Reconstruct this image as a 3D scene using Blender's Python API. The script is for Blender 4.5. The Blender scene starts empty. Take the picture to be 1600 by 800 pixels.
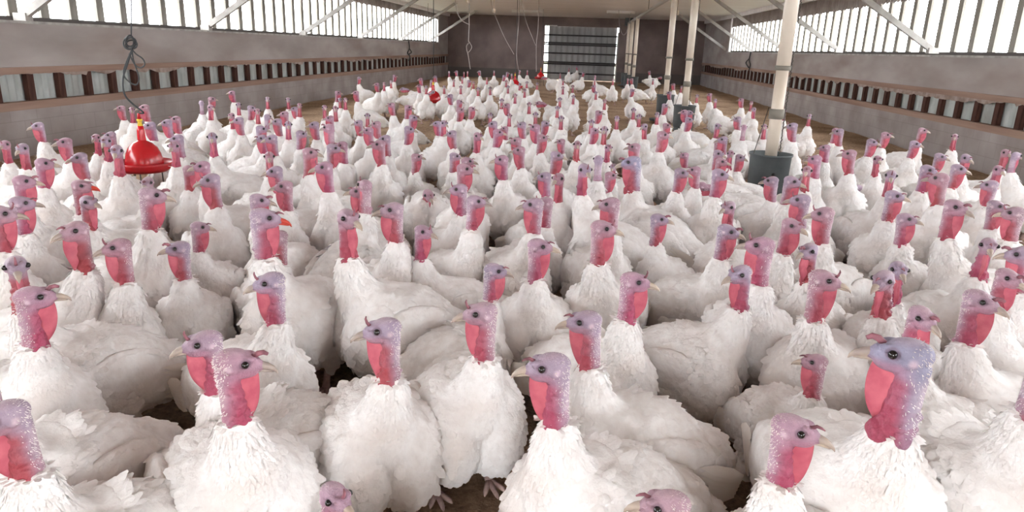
import bpy, math, random
import numpy as np
from mathutils import Matrix, Vector

# ---------------------------------------------------------------- camera, light, exposure
SC = bpy.context.scene
COL = SC.collection
cam_data = bpy.data.cameras.new("camera")
cam_data.sensor_width = 36.0
cam_data.lens = 24.58
cam_data.clip_start = 0.05
cam_data.clip_end = 500
cam = bpy.data.objects.new("camera", cam_data)
COL.objects.link(cam)
CF = Vector((-0.086777, 0.954374, -0.285728))
CR = Vector((0.99449, 0.099918, 0.031706))
CU = Vector((-0.058809, 0.281403, 0.957786))
CE = Vector((0, 0, 1.45))
m = Matrix(((CR.x, CU.x, -CF.x, CE.x), (CR.y, CU.y, -CF.y, CE.y), (CR.z, CU.z, -CF.z, CE.z), (0, 0, 0, 1)))
cam.matrix_world = m
SC.camera = cam

world = bpy.data.worlds.new("World")
SC.world = world
world.use_nodes = True
bg = world.node_tree.nodes["Background"]
bg.inputs[0].default_value = (0.935, 0.975, 1.0, 1)      # bright overcast sky seen through the open slats
bg.inputs[1].default_value = 6.5

SC.view_settings.view_transform = 'Standard'
SC.view_settings.look = 'None'
SC.view_settings.exposure = 1.34
SC.view_settings.gamma = 1.0
SC.view_settings.use_curve_mapping = False
SC.cycles.use_denoising = True
SC.cycles.max_bounces = 8
SC.cycles.diffuse_bounces = 5
SC.cycles.sample_clamp_indirect = 8

# ---------------------------------------------------------------- materials
def lin(c):
    return tuple(((v / 255) / 12.92 if v / 255 <= .04045 else ((v / 255 + .055) / 1.055) ** 2.4) for v in c)

def newmat(name, rough=.7, spec=.3):
    m = bpy.data.materials.new(name)
    m.use_nodes = True
    nt = m.node_tree
    b = nt.nodes["Principled BSDF"]
    b.inputs["Roughness"].default_value = rough
    b.inputs["Specular IOR Level"].default_value = spec
    return m, nt, b

def plain(name, rgb, rough=.6, spec=.3, metal=0.0):
    m, nt, b = newmat(name, rough, spec)
    b.inputs["Base Color"].default_value = (*lin(rgb), 1)
    b.inputs["Metallic"].default_value = metal
    return m

def noisy(name, c1, c2, scale=6, rough=.8, spec=.2, stretch=(1, 1, 1), detail=6, bump=0, contrast=(.35, .65), c3=None, s3=1.0):
    """two pigments mixed by noise, plus optional bump and a larger third stain"""
    m, nt, b = newmat(name, rough, spec)
    N, L = nt.nodes, nt.links
    tc = N.new("ShaderNodeTexCoord")
    mp = N.new("ShaderNodeMapping"); mp.inputs["Scale"].default_value = stretch
    L.new(tc.outputs["Object"], mp.inputs["Vector"])
    nz = N.new("ShaderNodeTexNoise"); nz.inputs["Scale"].default_value = scale; nz.inputs["Detail"].default_value = detail
    L.new(mp.outputs[0], nz.inputs["Vector"])
    cr = N.new("ShaderNodeValToRGB")
    cr.color_ramp.elements[0].position = contrast[0]; cr.color_ramp.elements[0].color = (*lin(c1), 1)
    cr.color_ramp.elements[1].position = contrast[1]; cr.color_ramp.elements[1].color = (*lin(c2), 1)
    L.new(nz.outputs["Fac"], cr.inputs[0])
    out = cr.outputs[0]
    if c3:
        n3 = N.new("ShaderNodeTexNoise"); n3.inputs["Scale"].default_value = s3; n3.inputs["Detail"].default_value = 4
        L.new(mp.outputs[0], n3.inputs["Vector"])
        r3 = N.new("ShaderNodeValToRGB"); r3.color_ramp.elements[0].position = .5; r3.color_ramp.elements[1].position = .72
        L.new(n3.outputs["Fac"], r3.inputs[0])
        mx = N.new("ShaderNodeMix"); mx.data_type = 'RGBA'
        L.new(r3.outputs[0], mx.inputs["Factor"]); L.new(out, mx.inputs["A"]); mx.inputs["B"].default_value = (*lin(c3), 1)
        out = mx.outputs["Result"]
    L.new(out, b.inputs["Base Color"])
    if bump:
        bp = N.new("ShaderNodeBump"); bp.inputs["Strength"].default_value = bump; bp.inputs["Distance"].default_value = .02
        L.new(nz.outputs["Fac"], bp.inputs["Height"]); L.new(bp.outputs[0], b.inputs["Normal"])
    return m

def block_mat(name, c1, c2, mortar):
    m, nt, b = newmat(name, .85, .15)
    N, L = nt.nodes, nt.links
    tc = N.new("ShaderNodeTexCoord")
    sx = N.new("ShaderNodeSeparateXYZ"); L.new(tc.outputs["Object"], sx.inputs[0])
    cx = N.new("ShaderNodeCombineXYZ"); L.new(sx.outputs["Y"], cx.inputs["X"]); L.new(sx.outputs["Z"], cx.inputs["Y"])
    br = N.new("ShaderNodeTexBrick")
    br.inputs["Scale"].default_value = 1.0
    br.inputs["Brick Width"].default_value = .42; br.inputs["Row Height"].default_value = .205
    br.inputs["Mortar Size"].default_value = .006; br.inputs["Mortar Smooth"].default_value = .4
    br.inputs["Color1"].default_value = (*lin(c1), 1); br.inputs["Color2"].default_value = (*lin(c2), 1)
    br.inputs["Mortar"].default_value = (*lin(mortar), 1)
    L.new(cx.outputs[0], br.inputs["Vector"])
    nz = N.new("ShaderNodeTexNoise"); nz.inputs["Scale"].default_value = 1.6; nz.inputs["Detail"].default_value = 7
    L.new(tc.outputs["Object"], nz.inputs["Vector"])
    cr = N.new("ShaderNodeValToRGB")
    cr.color_ramp.elements[0].position = .3; cr.color_ramp.elements[0].color = (.72, .68, .66, 1)
    cr.color_ramp.elements[1].position = .7; cr.color_ramp.elements[1].color = (1.05, 1.05, 1.05, 1)
    L.new(nz.outputs["Fac"], cr.inputs[0])
    mx = N.new("ShaderNodeMix"); mx.data_type = 'RGBA'; mx.blend_type = 'MULTIPLY'; mx.inputs["Factor"].default_value = 1
    L.new(br.outputs["Color"], mx.inputs["A"]); L.new(cr.outputs[0], mx.inputs["B"])
    L.new(mx.outputs["Result"], b.inputs["Base Color"])
    bp = N.new("ShaderNodeBump"); bp.inputs["Strength"].default_value = .12; bp.inputs["Distance"].default_value = .008
    L.new(br.outputs["Fac"], bp.inputs["Height"]); bp.invert = True
    L.new(bp.outputs[0], b.inputs["Normal"])
    return m

M = {}
M['block'] = block_mat('concrete_block', (170, 162, 161), (165, 157, 155), (157, 149, 147))
M['panel'] = noisy('stained_concrete', (150, 141, 138), (178, 170, 168), 1.3, .85, .15, (1, .45, 1.4), 8, .05, (.3, .7), (142, 128, 123), .9)
M['rail'] = noisy('dusty_timber', (140, 114, 102), (162, 136, 123), 5, .8, .15, (1, .12, 2), 6, .1)
M['batten'] = noisy('dark_timber', (66, 46, 42), (88, 62, 55), 8, .85, .1, (2, 2, .4))
M['sheet'] = noisy('galvanised_sheet', (150, 155, 152), (196, 200, 198), 5, .55, .4, (1, 1, .5), 6, 0, (.3, .75), (126, 122, 114), 2.5)
M['felt'] = noisy('torn_felt', (140, 122, 114), (172, 156, 148), 9, .9, .1, (1, 1, 1), 6, .2)
M['ledge'] = noisy('ledge', (150, 146, 142), (186, 184, 180), 7, .7, .2)
M['ledge_dark'] = plain('ledge_gap', (84, 78, 76), .8)
M['slat'] = noisy('weathered_slat', (126, 121, 115), (148, 143, 136), 9, .8, .2, (1, 1, .25))
M['brace'] = noisy('painted_steel_brace', (150, 145, 141), (172, 167, 163), 6, .6, .3)
M['dark_wall'] = noisy('dark_boarding', (118, 104, 102), (138, 123, 120), 1.2, .85, .15, (1, 1, 1), 7, .04)
M['door_sheet'] = noisy('door_sheet', (138, 137, 137), (160, 158, 157), 2, .6, .3, (1, 1, .3))
M['door_bar'] = plain('door_bar', (58, 54, 55), .7)
M['plinth'] = plain('plinth', (104, 98, 95), .85)
M['outside'] = noisy('yard_ground', (84, 86, 70), (118, 112, 92), 2, .95, .1)
M['white_frame'] = plain('white_frame', (206, 202, 200), .6)
M['eave'] = noisy('eave_sheet', (140, 130, 127), (164, 154, 151), 3, .7, .25)
M['tube'] = noisy('cream_plastic_tube', (206, 190, 172), (226, 214, 200), 3, .45, .4, (1, 1, .4), 6, 0, (.3, .7), (176, 154, 138), 2.2)
M['tube_grey'] = plain('grey_collar', (128, 122, 112), .6)
M['chain'] = plain('chain', (92, 86, 82), .5, .5, .6)
M['bucket'] = noisy('grey_plastic', (70, 74, 76), (94, 98, 99), 4, .55, .35)
M['bucket_in'] = plain('feed', (58, 50, 44), .9)
M['red'] = plain('red_plastic', (190, 22, 32), .22, .6)
M['red_dark'] = plain('red_plastic_matte', (176, 24, 32), .35, .5)
M['yellow'] = plain('yellow_plastic', (214, 178, 60), .4)
M['black'] = plain('black_plastic', (40, 38, 38), .5)
M['cord'] = plain('black_cord', (62, 64, 66), .6)
M['cord_pale'] = plain('pale_cord', (168, 158, 154), .6)
M['galv'] = plain('galvanised_pipe', (176, 172, 170), .45, .5, .3)
M['lampw'] = plain('white_fixture', (226, 222, 220), .5)
M['cup'] = plain('cream_cup', (222, 206, 190), .5)
M['beak'] = noisy('horn', (146, 132, 130), (194, 176, 158), 22, .4, .45, (1, 1, 1), 3, 0, (.3, .7))
M['beak_red'] = plain('red_tipped_beak', (196, 66, 50), .4, .4)
M['eye'] = plain('eye', (18, 14, 14), .08, .7)
M['leg'] = noisy('leg_scales', (168, 138, 132), (196, 168, 160), 60, .6, .3)

def skin_like(name, attr, bump_scale, bump, rough):
    m, nt, b = newmat(name, rough, .35)
    N, L = nt.nodes, nt.links
    at = N.new("ShaderNodeAttribute"); at.attribute_name = attr
    tc = N.new("ShaderNodeTexCoord")
    nz = N.new("ShaderNodeTexNoise"); nz.inputs["Scale"].default_value = 60; nz.inputs["Detail"].default_value = 5
    L.new(tc.outputs["Object"], nz.inputs["Vector"])
    cr = N.new("ShaderNodeValToRGB")
    cr.color_ramp.elements[0].position = .3; cr.color_ramp.elements[0].color = (.88, .85, .88, 1)
    cr.color_ramp.elements[1].position = .7; cr.color_ramp.elements[1].color = (1.1, 1.08, 1.08, 1)
    L.new(nz.outputs["Fac"], cr.inputs[0])
    mx = N.new("ShaderNodeMix"); mx.data_type = 'RGBA'; mx.blend_type = 'MULTIPLY'; mx.inputs["Factor"].default_value = 1
    L.new(at.outputs["Color"], mx.inputs["A"]); L.new(cr.outputs[0], mx.inputs["B"])
    oi = N.new("ShaderNodeObjectInfo")
    hs = N.new("ShaderNodeHueSaturation")
    mr = N.new("ShaderNodeMapRange"); mr.inputs["To Min"].default_value = .488; mr.inputs["To Max"].default_value = .516
    L.new(oi.outputs["Random"], mr.inputs["Value"]); L.new(mr.outputs[0], hs.inputs["Hue"])
    L.new(mx.outputs["Result"], hs.inputs["Color"])
    L.new(hs.outputs[0], b.inputs["Base Color"])
    vo = N.new("ShaderNodeTexVoronoi"); vo.inputs["Scale"].default_value = bump_scale
    L.new(tc.outputs["Object"], vo.inputs["Vector"])
    bp = N.new("ShaderNodeBump"); bp.inputs["Strength"].default_value = bump; bp.inputs["Distance"].default_value = .004
    bp.invert = True
    L.new(vo.outputs["Distance"], bp.inputs["Height"]); L.new(bp.outputs[0], b.inputs["Normal"])
    return m

M['skin'] = skin_like('bare_skin', 'pigment', 230, .35, .5)
M['wattle'] = noisy('wattle_skin', (180, 82, 100), (204, 108, 122), 30, .42, .4, (1, 1, 1), 4, .15, (.3, .7))
M['snood'] = noisy('snood_skin', (104, 66, 74), (170, 112, 124), 40, .5, .3)
M['feather'] = noisy('white_feather', (232, 226, 224), (244, 241, 240), 26, .85, .12, (1, 1, 1), 6, .55, (.3, .62), (222, 208, 200), 3.2)
M['quill'] = noisy('wing_quill', (230, 222, 214), (242, 238, 234), 8, .8, .15, (1, 1, 1), 4, 0, (.3, .7), (206, 180, 150), 5)

def litter_mat():
    m, nt, b = newmat('litter', .95, .08)
    N, L = nt.nodes, nt.links
    tc = N.new("ShaderNodeTexCoord")
    n1 = N.new("ShaderNodeTexNoise"); n1.inputs["Scale"].default_value = 30; n1.inputs["Detail"].default_value = 8; n1.inputs["Roughness"].default_value = .7
    n2 = N.new("ShaderNodeTexNoise"); n2.inputs["Scale"].default_value = 1.3; n2.inputs["Detail"].default_value = 4
    L.new(tc.outputs["Object"], n1.inputs["Vector"]); L.new(tc.outputs["Object"], n2.inputs["Vector"])
    c1 = N.new("ShaderNodeValToRGB")
    c1.color_ramp.elements[0].position = .3; c1.color_ramp.elements[0].color = (*lin((128, 104, 88)), 1)
    c1.color_ramp.elements[1].position = .68; c1.color_ramp.elements[1].color = (*lin((214, 184, 154)), 1)
    L.new(n1.outputs["Fac"], c1.inputs[0])
    c2 = N.new("ShaderNodeValToRGB")
    c2.color_ramp.elements[0].position = .35; c2.color_ramp.elements[0].color = (.62, .58, .56, 1)
    c2.color_ramp.elements[1].position = .65; c2.color_ramp.elements[1].color = (1, 1, 1, 1)
    L.new(n2.outputs["Fac"], c2.inputs[0])
    mx = N.new("ShaderNodeMix"); mx.data_type = 'RGBA'; mx.blend_type = 'MULTIPLY'; mx.inputs["Factor"].default_value = 1
    L.new(c1.outputs[0], mx.inputs["A"]); L.new(c2.outputs[0], mx.inputs["B"])
    L.new(mx.outputs["Result"], b.inputs["Base Color"])
    bp = N.new("ShaderNodeBump"); bp.inputs["Strength"].default_value = .8; bp.inputs["Distance"].default_value = .03
    L.new(n1.outputs["Fac"], bp.inputs["Height"]); L.new(bp.outputs[0], b.inputs["Normal"])
    return m
M['litter'] = litter_mat()

def board_mat():
    m, nt, b = newmat('ceiling_boards', .8, .2)
    N, L = nt.nodes, nt.links
    tc = N.new("ShaderNodeTexCoord")
    mp = N.new("ShaderNodeMapping"); mp.inputs["Scale"].default_value = (.25, 3, 1)
    L.new(tc.outputs["Object"], mp.inputs["Vector"])
    nz = N.new("ShaderNodeTexNoise"); nz.inputs["Scale"].default_value = 2; nz.inputs["Detail"].default_value = 6
    L.new(mp.outputs[0], nz.inputs["Vector"])
    cr = N.new("ShaderNodeValToRGB")
    cr.color_ramp.elements[0].position = .3; cr.color_ramp.elements[0].color = (*lin((228, 224, 226)), 1)
    cr.color_ramp.elements[1].position = .7; cr.color_ramp.elements[1].color = (*lin((242, 240, 242)), 1)
    L.new(nz.outputs["Fac"], cr.inputs[0]); L.new(cr.outputs[0], b.inputs["Base Color"])
    return m
M['board'] = board_mat()

# ---------------------------------------------------------------- mesh helpers
def mesh_from(name, V, F, mats=(), mi=None, smooth=None):
    me = bpy.data.meshes.new(name)
    me.from_pydata([tuple(map(float, v)) for v in V], [], [tuple(map(int, f)) for f in F])
    for mt in mats: me.materials.append(mt)
    if mi is not None: me.polygons.foreach_set("material_index", np.asarray(mi, dtype=np.int32))
    if smooth is not None: me.polygons.foreach_set("use_smooth", np.full(len(F), smooth, dtype=bool) if isinstance(smooth, bool) else np.asarray(smooth, dtype=bool))
    me.update()
    return me

class MB:
    """collects shapes into one mesh"""
    def __init__(s): s.V, s.F, s.S = [], [], []
    def add(s, V, F, smooth=False):
        o = len(s.V); s.V += [tuple(v) for v in V]; s.F += [tuple(i + o for i in f) for f in F]; s.S += [smooth] * len(F); return s
    def box(s, x0, x1, y0, y1, z0, z1):
        V = [(x, y, z) for x in (x0, x1) for y in (y0, y1) for z in (z0, z1)]
        return s.add(V, [(0, 1, 3, 2), (4, 6, 7, 5), (0, 4, 5, 1), (2, 3, 7, 6), (0, 2, 6, 4), (1, 5, 7, 3)])
    def bar(s, a, b, w, h, up=(0, 0, 1)):
        a, b = Vector(a), Vector(b); d = (b - a).normalized(); u = Vector(up)
        r = d.cross(u).normalized(); u = r.cross(d)
        V = [p + r * (sx * w / 2) + u * (sy * h / 2) for p in (a, b) for sx, sy in ((-1, -1), (1, -1), (1, 1), (-1, 1))]
        return s.add(V, [(3, 2, 1, 0), (4, 5, 6, 7), (0, 1, 5, 4), (1, 2, 6, 5), (2, 3, 7, 6), (3, 0, 4, 7)])
    def tube(s, pts, r, n=8, cap=True):
        V, F = loft(np.array([tuple(p) for p in pts], float), r, n, cap); return s.add(V, F, True)
    def lathe(s, prof, c=(0, 0, 0), n=32):
        V, F = [], []
        for (r, z) in prof:
            for k in range(n):
                a = 2 * math.pi * k / n; V.append((c[0] + r * math.cos(a), c[1] + r * math.sin(a), c[2] + z))
        for i in range(len(prof) - 1):
            for k in range(n):
                F.append((i * n + k, i * n + (k + 1) % n, (i + 1) * n + (k + 1) % n, (i + 1) * n + k))
        return s.add(V, F, True)
    def mesh(s, name, mat): return mesh_from(name, s.V, s.F, [mat], None, s.S)
    def build(s, name, mat, parent=None):
        o = bpy.data.objects.new(name, s.mesh(name, mat)); COL.objects.link(o)
        if parent is not None: o.parent = parent
        return o

def loft(P, r, n=8, cap=True):
    """tube along points P with radius r (number or list, or (rx, rz) pairs)"""
    P = np.asarray(P, float); k = len(P)
    R = np.full((k, 2), r, float) if np.isscalar(r) else np.asarray([(q, q) if np.isscalar(q) else q for q in r], float)
    T = np.gradient(P, axis=0); T /= np.linalg.norm(T, axis=1)[:, None] + 1e-12
    ref = np.array([0, 0, 1.0]) if abs(T[0][2]) < .8 else np.array([0, 1.0, 0])
    V = []
    s = np.cross(T[0], ref); s /= np.linalg.norm(s)
    for i in range(k):
        s = s - T[i] * (s @ T[i]); s /= np.linalg.norm(s); u = np.cross(s, T[i])
        for j in range(n):
            a = 2 * math.pi * j / n
            V.append(P[i] + s * (R[i, 0] * math.cos(a)) + u * (R[i, 1] * math.sin(a)))
    F = []
    for i in range(k - 1):
        for j in range(n):
            F.append((i * n + j, i * n + (j + 1) % n, (i + 1) * n + (j + 1) % n, (i + 1) * n + j))
    if cap:
        F.append(tuple(range(n - 1, -1, -1))); F.append(tuple((k - 1) * n + j for j in range(n)))
    return V, F

def sweep(pts, steps=6):
    """Catmull-Rom through points"""
    P = [Vector(p) for p in pts]; P = [P[0] * 2 - P[1]] + P + [P[-1] * 2 - P[-2]]
    out = []
    for i in range(1, len(P) - 2):
        for k in range(steps):
            t = k / steps; a, b, c, d = P[i - 1:i + 3]
            out.append(.5 * ((2 * b) + (c - a) * t + (2 * a - 5 * b + 4 * c - d) * t * t + (3 * b - a - 3 * c + d) * t ** 3))
    out.append(P[-2]); return out

def tag(o, label, cat, group=None):
    o["label"] = label; o["category"] = cat
    if group: o["group"] = group
    return o
def struct(o, label=None):
    o["kind"] = "structure"
    if label: o["label"] = label
    return o
def empty(name, loc, rz=0.0):
    o = bpy.data.objects.new(name, None); COL.objects.link(o); o.location = loc; o.rotation_euler = (0, 0, rz); o.empty_display_size = .1
    return o

# ---------------------------------------------------------------- the barn
XL, XR, YF, YB, ZC = -6.723, 5.60, 35.4, -4.6, 2.92
SILL, TOP = 1.57, 2.55
# floor: litter, slightly uneven
def floor_mesh():
    nx, ny = 70, 200
    xs = np.linspace(XL - .3, XR + .3, nx); ys = np.linspace(YB, YF + .4, ny)
    rng = np.random.default_rng(5)
    V = []
    for y in ys:
        for x in xs:
            V.append((x, y, -.012 + .006 * math.sin(x * 3.1 + y * 1.7) + .006 * math.sin(y * 4.3 - x * 2.2) + rng.uniform(-.004, .004)))
    F = [(j * nx + i, j * nx + i + 1, (j + 1) * nx + i + 1, (j + 1) * nx + i) for j in range(ny - 1) for i in range(nx - 1)]
    return mesh_from('floor', V, F, [M['litter']], None, True)
fl = bpy.data.objects.new('floor', floor_mesh()); COL.objects.link(fl); struct(fl)
# ground outside
b = MB()
b.box(-60, XL - .3, -30, 90, -.3, -.1); b.box(XR + .3, 60, -30, 90, -.3, -.1); b.box(XL - .3, XR + .3, YF + .5, 90, -.3, -.1); b.box(XL - .3, XR + .3, -30, YB, -.3, -.05)
struct(b.build('ground', M['outside']))

# ceiling boards: each board a shallow plank running across the barn
b = MB()
y = YB
while y < YF:
    b.box(XL + .05, XR - .05, y, y + .135, ZC, ZC + .03); y += .15
b.box(XL - .5, XR + .5, YB, YF + .3, ZC + .03, ZC + .12)
struct(b.build('ceiling', M['board']))

def side_wall(side, X, s, yend, top, zs):
    """s = +1: the inside of the wall faces +x (left wall)"""
    o = lambda d: X - s * d                                # d metres outwards from the wall face
    def bx(mb, d0, d1, y0, y1, z0, z1):
        a, c = sorted((o(d0), o(d1))); mb.box(a, c, y0, y1, z0, z1)
    w = MB(); bx(w, 0, .2, YB, YF, -.2, .54)
    wall = struct(w.build('wall_' + side, M['block']))
    p = MB(); bx(p, 0, .12, YB, YF, 1.035, zs - .03)
    bx(p, 0, .12, yend, YF, zs - .03, ZC)
    p.build('panel', M['panel'], wall)
    sh = MB()                                              # corrugated sheet at the back of the vent slot
    n = int((YF - YB) / .11) + 3
    Vs, Fs = [], []
    for k in range(n * 4 + 1):
        y = YB + k * .0275; d = .11 + .012 * math.sin(k * math.pi / 2)
        Vs += [(o(d), y, .5), (o(d), y, 1.06)]
    Fs = [(2 * k, 2 * k + 2, 2 * k + 3, 2 * k + 1) for k in range(n * 4)]
    sh.add(Vs, Fs, True); sh.build('sheet', M['sheet'], wall)
    t = MB(); bx(t, -.03, .09, YB, YF, .54, .635)
    r1 = struct(t.build('trim_' + ('1' if s > 0 else '3'), M['rail']))
    t = MB(); bx(t, -.025, .09, YB, YF, .96, 1.037)
    # torn felt hanging under the upper rail
    r2 = struct(t.build('trim_' + ('2' if s > 0 else '4'), M['rail']))
    rnd = random.Random(side)
    Vf, Ff = [], []
    y = YB; k = 0; z = .92
    while y < YF:
        z += rnd.uniform(-.022, .022); z = min(.955, max(.885, z))
        if rnd.random() < .06: z = .955
        for d in (.012, .02): Vf += [(o(d), y, z), (o(d), y, .962)]
        if k:
            a = 4 * k
            for q in ((0, 1), (2, 3)): Ff.append((a - 4 + q[0], a + q[0], a + q[1], a - 4 + q[1]))
            Ff.append((a - 4, a - 2, a + 2, a))
        k += 1; y += rnd.uniform(.03, .08)
    ft = MB().add(Vf, Ff); ft.build('felt', M['felt'], r2)
    # dark battens in the slot, .53 m apart
    y = 7.69 - .53 * 22
    bt = MB(); 
    y0s = []
    while y < YF - .2:
        y0s.append(y); y += .53
    me = None
    for y in y0s:
        if y < 5: continue
        if me is None:
            q = MB(); a, c = sorted((o(.035), o(.1))); q.box(a, c, -.055, .055, .6, .97); me = q.mesh('batten', M['batten'])
        ob = bpy.data.objects.new('batten', me); COL.objects.link(ob); ob.parent = wall; ob.location = (0, y, 0)
    # window opening: ledge, slats outside, corrugated eave above
    lg = MB(); bx(lg, -.03, .16, YB, yend, zs - .03, zs)
    win = struct(lg.build('window_' + ('1' if s > 0 else '2'), M['ledge']))
    g = MB(); bx(g, .13, .17, YB, yend, zs, zs + .05); bx(g, .10, .16, yend - .07, yend, zs, top); 
    g.build('frame', M['ledge_dark'], win)
    g = MB(); bx(g, .02, .10, yend - .08, yend, zs, top); g.build('end_post', M['white_frame'], win)
    y = (8.25 if s > 0 else 9.99) - .534 * 20
    sl = None; rnd = random.Random(side + 's')
    while y < yend - .15:
        if y > 5:
            if sl is None:
                q = MB(); a, c = sorted((o(.15), o(.19))); q.box(a, c, -.072, .072, zs + .0, ZC + .1); sl = q.mesh('slat', M['slat'])
            ob = bpy.data.objects.new('slat', sl); COL.objects.link(ob); ob.parent = win; ob.location = (0, y + rnd.uniform(-.015, .015), 0)
        y += .534
    # corrugated eave strip above the opening with ribs
    Ve, Fe = [], []
    n = int((yend - YB) / .04)
    for k in range(n + 1):
        y = YB + k * .04; ph = k % 4
        d = (.06, .06, .11, .11)[ph]
        zz = top + (.05 if ph in (2, 3) else 0)
        Ve += [(o(d), y, zz), (o(d), y, ZC + .03)]
    Fe = [(2 * k, 2 * k + 2, 2 * k + 3, 2 * k + 1) for k in range(n)]
    e = MB().add(Ve, Fe); struct(e.build('trim_' + ('5' if s > 0 else '6'), M['eave']))
    pl = MB(); bx(pl, -.10, .02, YB, YF, ZC - .12, ZC); struct(pl.build('trim_' + ('7' if s > 0 else '8'), M['board']))
    return wall
side_wall('left', XL, 1, 33.2, 2.56, SILL)
side_wall('right', XR, -1, 29.5, 2.46, 1.55)

# far wall with its sliding door standing slightly open
b = MB()
b.box(XL - .25, -1.98, YF, YF + .15, -.2, ZC); b.box(1.56, XR + .25, YF, YF + .15, -.2, ZC); b.box(-1.98, 1.56, YF, YF + .15, 2.5, ZC)
fw_ = struct(b.build('wall_back', M['dark_wall']))
b = MB(); b.box(XL + .01, -1.98, YF - .03, YF, -.1, .45); b.box(1.56, XR - .01, YF - .03, YF, -.1, .45); b.build('plinth', M['plinth'], fw_)
b = MB()
Vd, Fd = [], []
for k in range(12 * 4 + 1):
    x = -1.80 + k * 3.28 / 48; dd = (0, 0, .03, .03)[k % 4]
    Vd += [(x, YF + .18 + dd, .0), (x, YF + .18 + dd, 2.56)]
Fd = [(2 * k, 2 * k + 2, 2 * k + 3, 2 * k + 1) for k in range(48)]
b.add(Vd, Fd)
dr = struct(b.build('door_1', M['door_sheet']))
for z in (.28, .72, .80, 1.22, 1.62, 1.70, 2.06):
    q = MB(); q.box(-1.98, 1.54, YF + .09, YF + .16, z, z + .07); q.build('rail', M['door_bar'], dr)
q = MB(); q.box(-1.99, -1.4, YF - .03, YF, 2.5, 2.54); q.box(1.50, 1.56, YF - .02, YF + .02, 0, 2.3); q.build('track', M['white_frame'], dr)

# unseen end wall added behind the camera, doorway narrowed to cut front light
b = MB()
b.box(XL - .25, -1.7, YB - .15, YB, -.2, ZC); b.box(1.0, XR + .25, YB - .15, YB, -.2, ZC); b.box(-1.7, 1.0, YB - .15, YB, 2.5, ZC)
struct(b.build('wall_front', M['panel']))

# ---------------------------------------------------------------- diagonal braces
BL = [3.9, 8.24, 12.5, 17.0, 21.5, 26.3, 31.3]
BR = [3.9, 8.2, 12.48, 16.9, 21.4, 25.6, 29.9]
ordn = ["nearest", "second nearest", "third", "fourth", "fifth", "sixth", "farthest"]
def brace(X, s, y, lab):
    o = empty('brace', (X, y, 1.6))
    tag(o, lab, 'brace', 'roof braces along the ' + ('left' if s > 0 else 'right') + ' wall')
    q = MB(); q.bar((s * -.02, 0, .02), (s * 2.05, 0, ZC - 1.6 + .02), .075, .09); q.build('beam', M['brace'], o)
    q = MB(); q.box(*(sorted((s * -.1, s * .06))), -.06, .06, -.03, .06); q.build('foot_bracket', M['brace'], o)
    return o
for i, y in enumerate(BL):
    if i: brace(XL, 1, y, f"pale diagonal steel brace rising from the left window ledge, {['','nearest','second','third','fourth','fifth','farthest'][i]} of six")
for i, y in enumerate(BR):
    if i > 1: brace(XR, -1, y, f"pale diagonal steel brace rising from the right window ledge, {['','','nearest','second','third','fourth','farthest'][i]} of five")

# ---------------------------------------------------------------- feed line: auger pipe, drop tubes with grey feeders
AX = 1.775
ZA = 2.60
ap = empty('auger_pipe', (AX, 0, ZA)); tag(ap, "pale feed pipe running lengthwise under the ceiling above the drop tubes", "pipe")
q = MB(); q.tube([(0, -4, 0), (0, 31.4, 0)], .045, 12); q.build('pipe', M['galv'], ap)
for y in (2.5, 9.5, 18, 22, 31):
    q = MB(); q.tube([(0, y, .04), (0, y, ZC - ZA)], .008, 6); q.build('hanger', M['chain'], ap)
q = MB(); q.box(-.16, .16, 31.3, 31.7, -.12, .2); q.build('motor_box', M['bucket'], ap)

def feeder(y, z0, lab):
    o = empty('feeder', (AX, y, 0)); tag(o, lab, 'feeder', 'grey feeders on the feed line')
    q = MB(); q.tube([(0, 0, 1.35), (0, 0, ZA)], .062, 16); dt = q.build('drop_tube', M['tube'], o)
    q = MB(); q.tube([(0, 0, z0 - .02), (0, 0, 1.37)], .055, 16); q.build('lower_tube', M['tube'], o)
    q = MB(); q.tube([(0, 0, .90), (0, 0, .99)], .068, 16); q.build('collar', M['tube_grey'], o)
    q = MB(); q.tube([(0, 0, 1.33), (0, 0, 1.37)], .07, 16); q.build('collar', M['tube_grey'], o)
    r = MB()
    r.lathe([(.0, z0 - .37), (.165, z0 - .37), (.175, z0 - .33), (.185, z0), (.196, z0 + .005), (.196, z0 - .012), (.186, z0 - .014)], n=36)
    r.lathe([(.185, z0), (.17, z0 - .1), (0, z0 - .1)], n=36)
    bk = r.build('bucket', M['bucket'], o)
    q = MB(); q.lathe([(.0, z0 - .095), (.165, z0 - .095)], n=24); q.build('feed', M['bucket_in'], o)
    q = MB(); q.lathe([(.02, 0), (.018, .02), (0, .024)], n=12)
    kb = q.build('knob', M['black'], bk); kb.location = (0.0, -.178, z0 - .17); kb.rotation_euler = (math.pi / 2, 0, 0)
    q = MB(); q.lathe([(.19, .02), (.30, .03), (.31, .07), (.30, .075), (.19, .05)], n=36); q.build('pan', M['bucket'], o)
    q = MB(); q.lathe([(.165, .04), (.165, z0 - .36)], n=24); q.build('pan_cone', M['bucket'], o)
    c = MB()
    zz = z0
    while zz < ZA - .05:                                   # chain beside the tube
        a = (zz * 37) % 3.14
        c.tube([(.072, .01 * math.cos(a), zz), (.078, -.01 * math.cos(a), zz + .035)], .005, 5); zz += .035
    c.tube([(-.17, -.05, z0), (-.075, 0, z0 + .42)], .004, 5)
    c.build('chain', M['chain'], o)
    return o
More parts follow.
